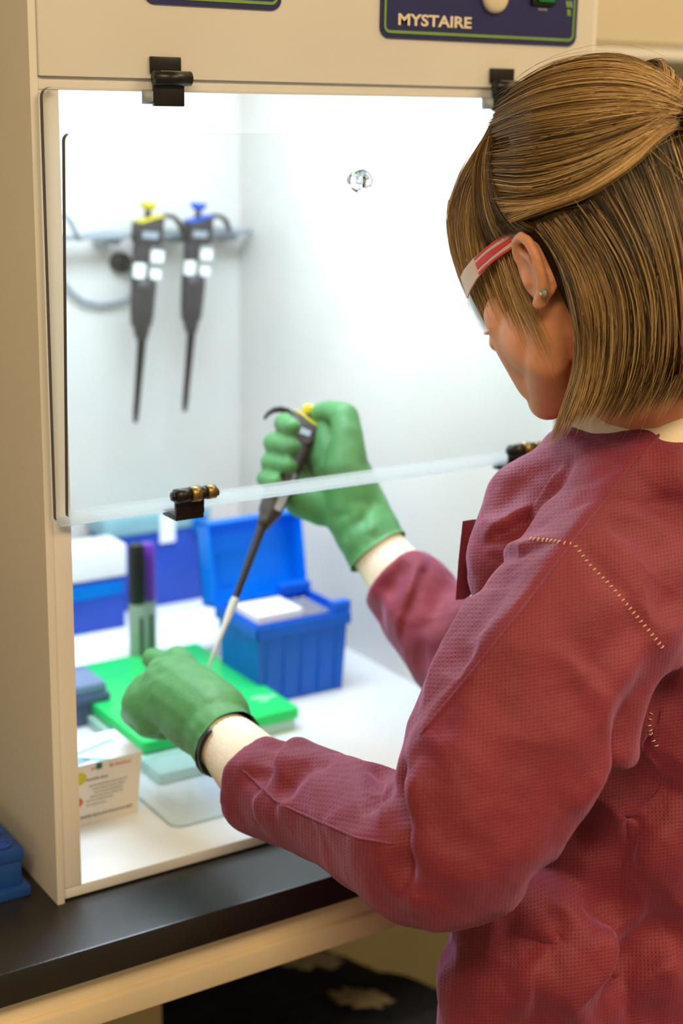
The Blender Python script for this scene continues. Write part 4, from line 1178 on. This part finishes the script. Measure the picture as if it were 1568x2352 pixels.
hair_root['label'] = 'blond-brown hair, half pinned up with loose front strands'
bvb = bvh_of(body_me)

def resample(pts, m):
    pts = [np.array(p, float) for p in pts]; n = len(pts); out = []
    # catmull-rom then arc length
    fine = []
    for i in range(n - 1):
        p0, p1, p2, p3 = pts[max(i - 1, 0)], pts[i], pts[i + 1], pts[min(i + 2, n - 1)]
        for j in range(10):
            t = j / 10
            fine.append(.5 * (2 * p1 + (p2 - p0) * t + (2 * p0 - 5 * p1 + 4 * p2 - p3) * t * t + (3 * p1 - 3 * p2 + p3 - p0) * t ** 3))
    fine.append(pts[-1]); fine = np.array(fine)
    L_ = np.concatenate([[0], np.cumsum(np.linalg.norm(np.diff(fine, axis=0), axis=1))])
    s_ = np.linspace(0, L_[-1], m)
    return np.stack([np.interp(s_, L_, fine[:, k]) for k in range(3)], 1)
NS = 14
def on_env(px, off=.002):
    out = []
    for x, y in px:
        v = (FW + RT * ((x - 784.0) / F_PX) - UP * ((y - 1176.0) / F_PX)).normalized()
        p = ray(bvfull, x, y); n = bvfull.find_nearest(p)
        q = n[0] + n[1] * off
        hit = bvfull.ray_cast(CAM, v)
        if hit[0] is None: q = p       # outside the mass: keep the bearing
        out.append(np.array(q))
    return resample(out, NS)
def at_d(pts): return resample([np.array(P(x, y, d)) for x, y, d in pts], NS)
rng = np.random.default_rng(5)
PAL = np.array([lin(c) for c in ((52, 38, 22), (92, 70, 40), (138, 106, 62), (186, 148, 92), (222, 188, 136))])
def palette(s_):
    s_ = np.clip(s_, 0, 1) * (len(PAL) - 1); i = np.minimum(s_.astype(int), len(PAL) - 2); f = (s_ - i)[..., None]
    return PAL[i] * (1 - f) + PAL[i + 1] * f
ALL = []
def strands(guides, n, tone, tvar, rad, jit, lift, tip_tone=0.0, mirror=0, short=0.15, clump=18, seed=0, layer=0.0):
    """n hairs interpolated between neighbouring guide lines"""
    r_ = np.random.default_rng(seed + 100)
    G = np.array(guides); k = len(G)
    cl_t = r_.random(clump * k); cl_tone = r_.normal(0, 1, clump * k)
    t = r_.random(n) * (k - 1)
    ci = np.minimum((t / max(k - 1, 1e-6) * len(cl_t)).astype(int), len(cl_t) - 1)
    t = t + (np.round(t * clump) / clump - t) * .45          # gather into locks
    t = np.clip(t, 0, k - 1 - 1e-6); i = t.astype(int); f = (t - i)[:, None, None]
    S = G[i] * (1 - f) + G[np.minimum(i + 1, k - 1)] * f
    hd_ = np.array(HC)
    nrm = S - hd_; nrm /= np.linalg.norm(nrm, axis=2, keepdims=True)
    u = np.linspace(0, 1, NS)[None, :, None]
    S = S + nrm * (r_.random((n, 1, 1)) * lift + layer)
    wob = r_.normal(0, jit, (n, 1, 3)) * (0.4 + u) + r_.normal(0, jit * .8, (n, 1, 3)) * np.sin(u * 3.1 + r_.random((n, 1, 1)) * 6)
    S = S + wob
    cut = (r_.random(n) * short)
    for j in range(n):
        if cut[j] > .02:
            a = np.linspace(r_.random() * cut[j] * .6, 1 - cut[j] * .7, NS) * (NS - 1); ia = np.minimum(a.astype(int), NS - 2); fa = (a - ia)[:, None]
            S[j] = S[j][ia] * (1 - fa) + S[j][ia + 1] * fa
    base = tone + cl_tone[ci] * tvar * .8 + r_.normal(0, tvar * .6, n)
    tn = base[:, None] + tip_tone * np.linspace(0, 1, NS)[None, :]
    rr = rad * (0.6 + .8 * r_.random(n))
    ALL.append((S, tn, rr))
    if mirror:
        q = r_.choice(n, mirror, replace=False)
        Sm = S[q].reshape(-1, 3); A = np.array(HMI.to_3x3()); B = np.array(HM.to_3x3()); o = np.array(HM.translation)
        loc = (Sm - o) @ A.T; loc[:, 0] *= -1
        ALL.append(((loc @ B.T + o).reshape(mirror, NS, 3), tn[q], rr[q] * 1.3))
TOPG = [on_env(g) for g in (
    [(1185, 212), (1280, 166), (1400, 147), (1480, 170), (1540, 215), (1592, 275)],
    [(1145, 258), (1250, 205), (1380, 182), (1480, 200), (1545, 238), (1592, 280)],
    [(1128, 298), (1230, 258), (1360, 236), (1470, 240), (1540, 262), (1592, 285)],
    [(1120, 340), (1220, 318), (1340, 300), (1450, 280), (1530, 274), (1592, 290)],
    [(1122, 380), (1220, 375), (1330, 352), (1440, 312), (1520, 284), (1592, 292)],
    [(1132, 420), (1220, 430), (1330, 402), (1440, 348), (1520, 300), (1585, 290)],
    [(1150, 468), (1240, 470), (1340, 440), (1440, 375), (1510, 315), (1560, 290)],
    [(1182, 518), (1260, 490), (1350, 455), (1440, 395), (1500, 335), (1545, 300)])]
LOWG = [on_env(g, .001) for g in (
    [(1238, 522), (1288, 595), (1318, 690), (1330, 790), (1318, 880), (1288, 965)],
    [(1262, 515), (1318, 600), (1352, 700), (1356, 800), (1342, 890), (1310, 970)],
    [(1300, 500), (1370, 600), (1405, 700), (1408, 800), (1390, 890), (1350, 960)],
    [(1350, 470), (1420, 580), (1458, 690), (1462, 800), (1440, 885), (1396, 973)],
    [(1410, 425), (1470, 560), (1502, 680), (1508, 790), (1488, 875), (1443, 958)],
    [(1470, 375), (1520, 520), (1548, 650), (1554, 780), (1538, 865), (1496, 943)],
    [(1520, 330), (1560, 470), (1585, 620), (1592, 760), (1578, 855), (1538, 933)],
    [(1570, 315), (1602, 450), (1622, 600), (1630, 750), (1622, 850), (1588, 928)],
    [(1600, 325), (1640, 450), (1665, 600), (1672, 750), (1662, 850), (1628, 928)])]
TEMP = [on_env(g, .0015) for g in (
    [(1150, 262), (1112, 330), (1096, 410), (1098, 490), (1112, 560)],
    [(1142, 290), (1116, 360), (1108, 430), (1116, 500), (1136, 560)],
    [(1136, 320), (1124, 385), (1124, 450), (1138, 510), (1162, 552)],
    [(1132, 350), (1134, 410), (1142, 465), (1164, 510), (1196, 538)],
    [(1136, 385), (1150, 440), (1172, 485), (1204, 515), (1236, 530)])]
strands(TOPG, 3800, .20, .32, .00025, .0006, .0035, .34, 1400, .10, 26, 1)  # paler towards the clip: blond lengths plus a highlight put into the tone
strands(TOPG[:4], 700, .50, .20, .00024, .0008, .0050, .42, 200, .20, 14, 2, .001)
strands(TOPG[6:], 460, .72, .18, .00024, .0006, .0040, .08, 150, .40, 10, 3, .002)
strands(TOPG[:6], 1300, .20, .30, .00026, .0004, .0015, .30, 300, .0, 26, 21)
strands(TEMP, 1500, .22, .26, .00025, .0008, .0030, .10, 700, .12, 16, 13)
strands(LOWG, 3400, -.14, .20, .00028, .0012, .0030, .42, 1300, .30, 20, 4)  # dark roots: deeper underhair plus shade below the clip put into the tone
strands(LOWG, 300, .26, .30, .00022, .0022, .0060, .45, 150, .30, 10, 5, .002)
strands(LOWG[:3], 260, .62, .20, .00022, .0016, .0040, .25, 80, .25, 10, 15, .002)
# lock in front of the collar, falling free past the jaw
LOCK = [at_d(g) for g in (
    [(1268, 545, 1.165), (1305, 640, 1.163), (1326, 750, 1.172), (1316, 850, 1.190), (1290, 940, 1.205), (1258, 1022, 1.215)],
    [(1280, 540, 1.160), (1322, 650, 1.158), (1340, 760, 1.168), (1332, 850, 1.186), (1305, 935, 1.202), (1272, 1015, 1.212)],
    [(1292, 535, 1.160), (1340, 650, 1.160), (1360, 760, 1.172), (1352, 850, 1.190), (1330, 930, 1.205), (1300, 1000, 1.212)])]
strands(LOCK, 420, .66, .20, .00025, .0007, .0015, .16, 120, .25, 10, 6)
# fringe hanging in front of the face
BANG = [at_d(g) for g in (
    [(1125, 300, 1.229), (1062, 400, 1.246), (1032, 480, 1.256), (1036, 560, 1.262), (1066, 650, 1.264), (1112, 748, 1.266)],
    [(1128, 322, 1.219), (1075, 410, 1.236), (1054, 500, 1.246), (1060, 580, 1.252), (1086, 660, 1.256), (1122, 755, 1.256)],
    [(1132, 345, 1.209), (1096, 430, 1.222), (1084, 510, 1.232), (1096, 600, 1.236), (1126, 690, 1.239), (1165, 795, 1.239)],
    [(1138, 370, 1.196), (1116, 450, 1.206), (1110, 530, 1.216), (1130, 620, 1.216), (1168, 720, 1.216), (1218, 830, 1.219)],
    [(1150, 400, 1.184), (1140, 470, 1.190), (1142, 540, 1.194), (1172, 640, 1.190), (1215, 740, 1.186), (1262, 850, 1.189)],
    [(1170, 460, 1.190), (1172, 520, 1.186), (1185, 590, 1.182), (1215, 680, 1.180), (1258, 770, 1.180), (1298, 850, 1.185)])]
strands(BANG[:3], 420, .44, .24, .00023, .0014, .0020, .18, 200, .75, 14, 7)
strands(BANG[1:5], 170, .52, .24, .00019, .0022, .0020, .18, 100, .80, 10, 17)
strands(BANG[:2], 420, .48, .24, .00024, .0006, .0012, .20, 60, .15, 10, 8)
strands(BANG[2:], 240, .78, .14, .00018, .0030, .0020, .10, 60, .35, 10, 9)
# stray hairs
strands(TOPG, 90, .70, .15, .00012, .0050, .0090, .10, 0, .3, 4, 11)
strands(LOWG, 70, .70, .15, .00013, .0060, .0100, .10, 0, .3, 4, 12)
def build_strands(name, sets, parent):
    V = []; Cc = []; Fc = []; base = 0
    for S, tn, rr in sets:
        n = len(S)
        T_ = np.gradient(S, axis=1); T_ /= np.linalg.norm(T_, axis=2, keepdims=True) + 1e-9
        ref = S - np.array(HC); ref /= np.linalg.norm(ref, axis=2, keepdims=True)
        a = np.cross(T_, ref); a /= np.linalg.norm(a, axis=2, keepdims=True) + 1e-9; b_ = np.cross(T_, a)
        tap = np.ones(NS); tap[-3:] = (.8, .5, .15); tap[0] = .5
        r3 = rr[:, None, None] * tap[None, :, None]
        rings = [S + (a * math.cos(q) + b_ * math.sin(q)) * r3 for q in (0, 2.094, 4.189)]
        vv = np.stack(rings, 2).reshape(-1, 3)
        col = palette(tn)                                           # n, NS, 3
        cc = np.repeat(col.reshape(-1, 3), 3, 0)
        idx = np.arange(n * NS * 3).reshape(n, NS, 3) + base
        q0 = idx[:, :-1, :]; q1 = idx[:, 1:, :]
        f_ = np.stack([q0, np.roll(q0, -1, 2), np.roll(q1, -1, 2), q1], -1).reshape(-1, 4)
        V.append(vv); Cc.append(cc); Fc.append(f_); base += len(vv)
    V = np.concatenate(V); Cc = np.concatenate(Cc); Fc = np.concatenate(Fc)
    me = bpy.data.meshes.new(name)
    me.vertices.add(len(V)); me.vertices.foreach_set('co', V.astype(np.float32).ravel())
    me.loops.add(len(Fc) * 4); me.loops.foreach_set('vertex_index', Fc.astype(np.int32).ravel())
    me.polygons.add(len(Fc)); me.polygons.foreach_set('loop_start', np.arange(0, len(Fc) * 4, 4, dtype=np.int32))
    me.polygons.foreach_set('use_smooth', [True] * len(Fc))
    at = me.color_attributes.new('strand', 'FLOAT_COLOR', 'POINT')
    at.data.foreach_set('color', np.concatenate([Cc, np.ones((len(Cc), 1))], 1).astype(np.float32).ravel())
    me.update(calc_edges=True)
    o = link(name, me, M['hair'], parent); o['kind'] = 'stuff'
    return o
build_strands('hair_strands', ALL, hair_root)
# claw clip at the back of the head
cc_ = np.array(on_env([(1560, 300), (1580, 330), (1590, 380)], .004))
mid_ = Vector(cc_[NS // 2]); nn_ = (mid_ - HC).normalized()
kb = MB()
kb.tube([mid_ + HU * .030 - nn_ * .004, mid_ + HU * .012 + nn_ * .010, mid_ - HU * .012 + nn_ * .010, mid_ - HU * .032 - nn_ * .004], [(.010, .006), (.014, .008), (.014, .008), (.010, .005)], 12, up=RT)
clip = kb.build('hair_clip', M['black'], person, smooth=True)
MB().tube([P(1549, 268, 1.215), P(1560, 300, 1.213), P(1574, 345, 1.213)], .0010, 8).build('clip_highlight', M['steel'], clip, smooth=True)  # steel line shaped as the silver highlight along the clip

# ---------------------------------------------------------------- safety glasses and earring
gl = None
def on_body(px, off):
    out = []
    for x, y in px:
        p = ray(bvb, x, y, 1.21); n = bvb.find_nearest(p); out.append(n[0] + n[1] * off)
    return out
def strip(pts, ws, th, name, mt, parent, sgn=-1):
    vs = []; fs = []; n = len(pts); out = XR * sgn
    for p, w_ in zip(pts, ws):
        for a_, b2 in ((-1, 0), (1, 0), (1, 1), (-1, 1)): vs.append(p + HU * (a_ * w_ / 2) + out * (th * b2))
    for i in range(n - 1):
        for k in range(4): fs.append([i * 4 + k, i * 4 + (k + 1) % 4, (i + 1) * 4 + (k + 1) % 4, (i + 1) * 4 + k])
    fs += [[0, 1, 2, 3], [(n - 1) * 4 + k for k in range(4)][::-1]]
    return MB().add(vs, fs).build(name, mt, parent)
def temple_line(sgn, o=0.0, dz=0.0, t0=0.0, t1=1.0, k=6):
    A = [Vector((sgn * .0795, -.012, .031)), Vector((sgn * .0800, .020, .0285)), Vector((sgn * .0760, .048, .024)), Vector((sgn * .0670, .068, .019))]
    R_ = resample([np.array(a) for a in A], 21); out = []
    for i in range(k + 1):
        q = R_[int(round((t0 + (t1 - t0) * i / k) * 20))]; out.append(HM @ Vector((q[0] + sgn * o, q[1], q[2] + dz)))
    return out
frame = strip(temple_line(-1), [.0085, .0105, .012, .0135, .015, .017, .018], .0015, 'safety_glasses', M['cleartemple'], person)
strip(temple_line(-1, .0014, 0, .03, .62), [.0032, .0036, .004, .0044, .0048, .005, .0052], .0007, 'red_inlay', M['redtemple'], frame)
strip(temple_line(-1, .0014, .0058, .03, .62), [.0014] * 7, .0007, 'red_edge', M['redtemple'], frame)
strip(temple_line(-1, .0014, -.0058, .03, .62), [.0018] * 7, .0007, 'red_edge', M['redtemple'], frame)
lv = []; kx = 18
for i in range(kx + 1):
    a = -1 + 2 * i / kx; x = .066 * a; y = .112 - .046 * a * a
    for j, z in enumerate((.030, .012, -.006, -.022)):
        lv.append(h(x, y - .004 * abs(j - 1), z + (.010 * (1 - a * a) if j == 3 else 0)))
lf = [[i * 4 + j, (i + 1) * 4 + j, (i + 1) * 4 + j + 1, i * 4 + j + 1] for i in range(kx) for j in range(3)]
MB().add(lv, lf).build('lens', M['lens'], frame, smooth=True)
for j in (0, 3):
    MB().tube([lv[i * 4 + j] for i in range(kx + 1)], .0011, 6).build('lens_rim', M['cleartemple'], frame, smooth=True)
strip(temple_line(1), [.0085, .0105, .012, .0135, .015, .017, .018], .0015, 'temple', M['cleartemple'], frame, 1)
ep = on_body([(1248, 669)], .003)[0]
er = MB(); er.lathe([(0, -.003), (.0022, -.002), (.0036, 0), (.0030, .0022), (.0016, .003), (0, .003)], 8, 0, Matrix.Translation(ep) @ (-FW).to_track_quat('Z', 'Y').to_matrix().to_4x4())
er.build('earring', M['crystal'], person)
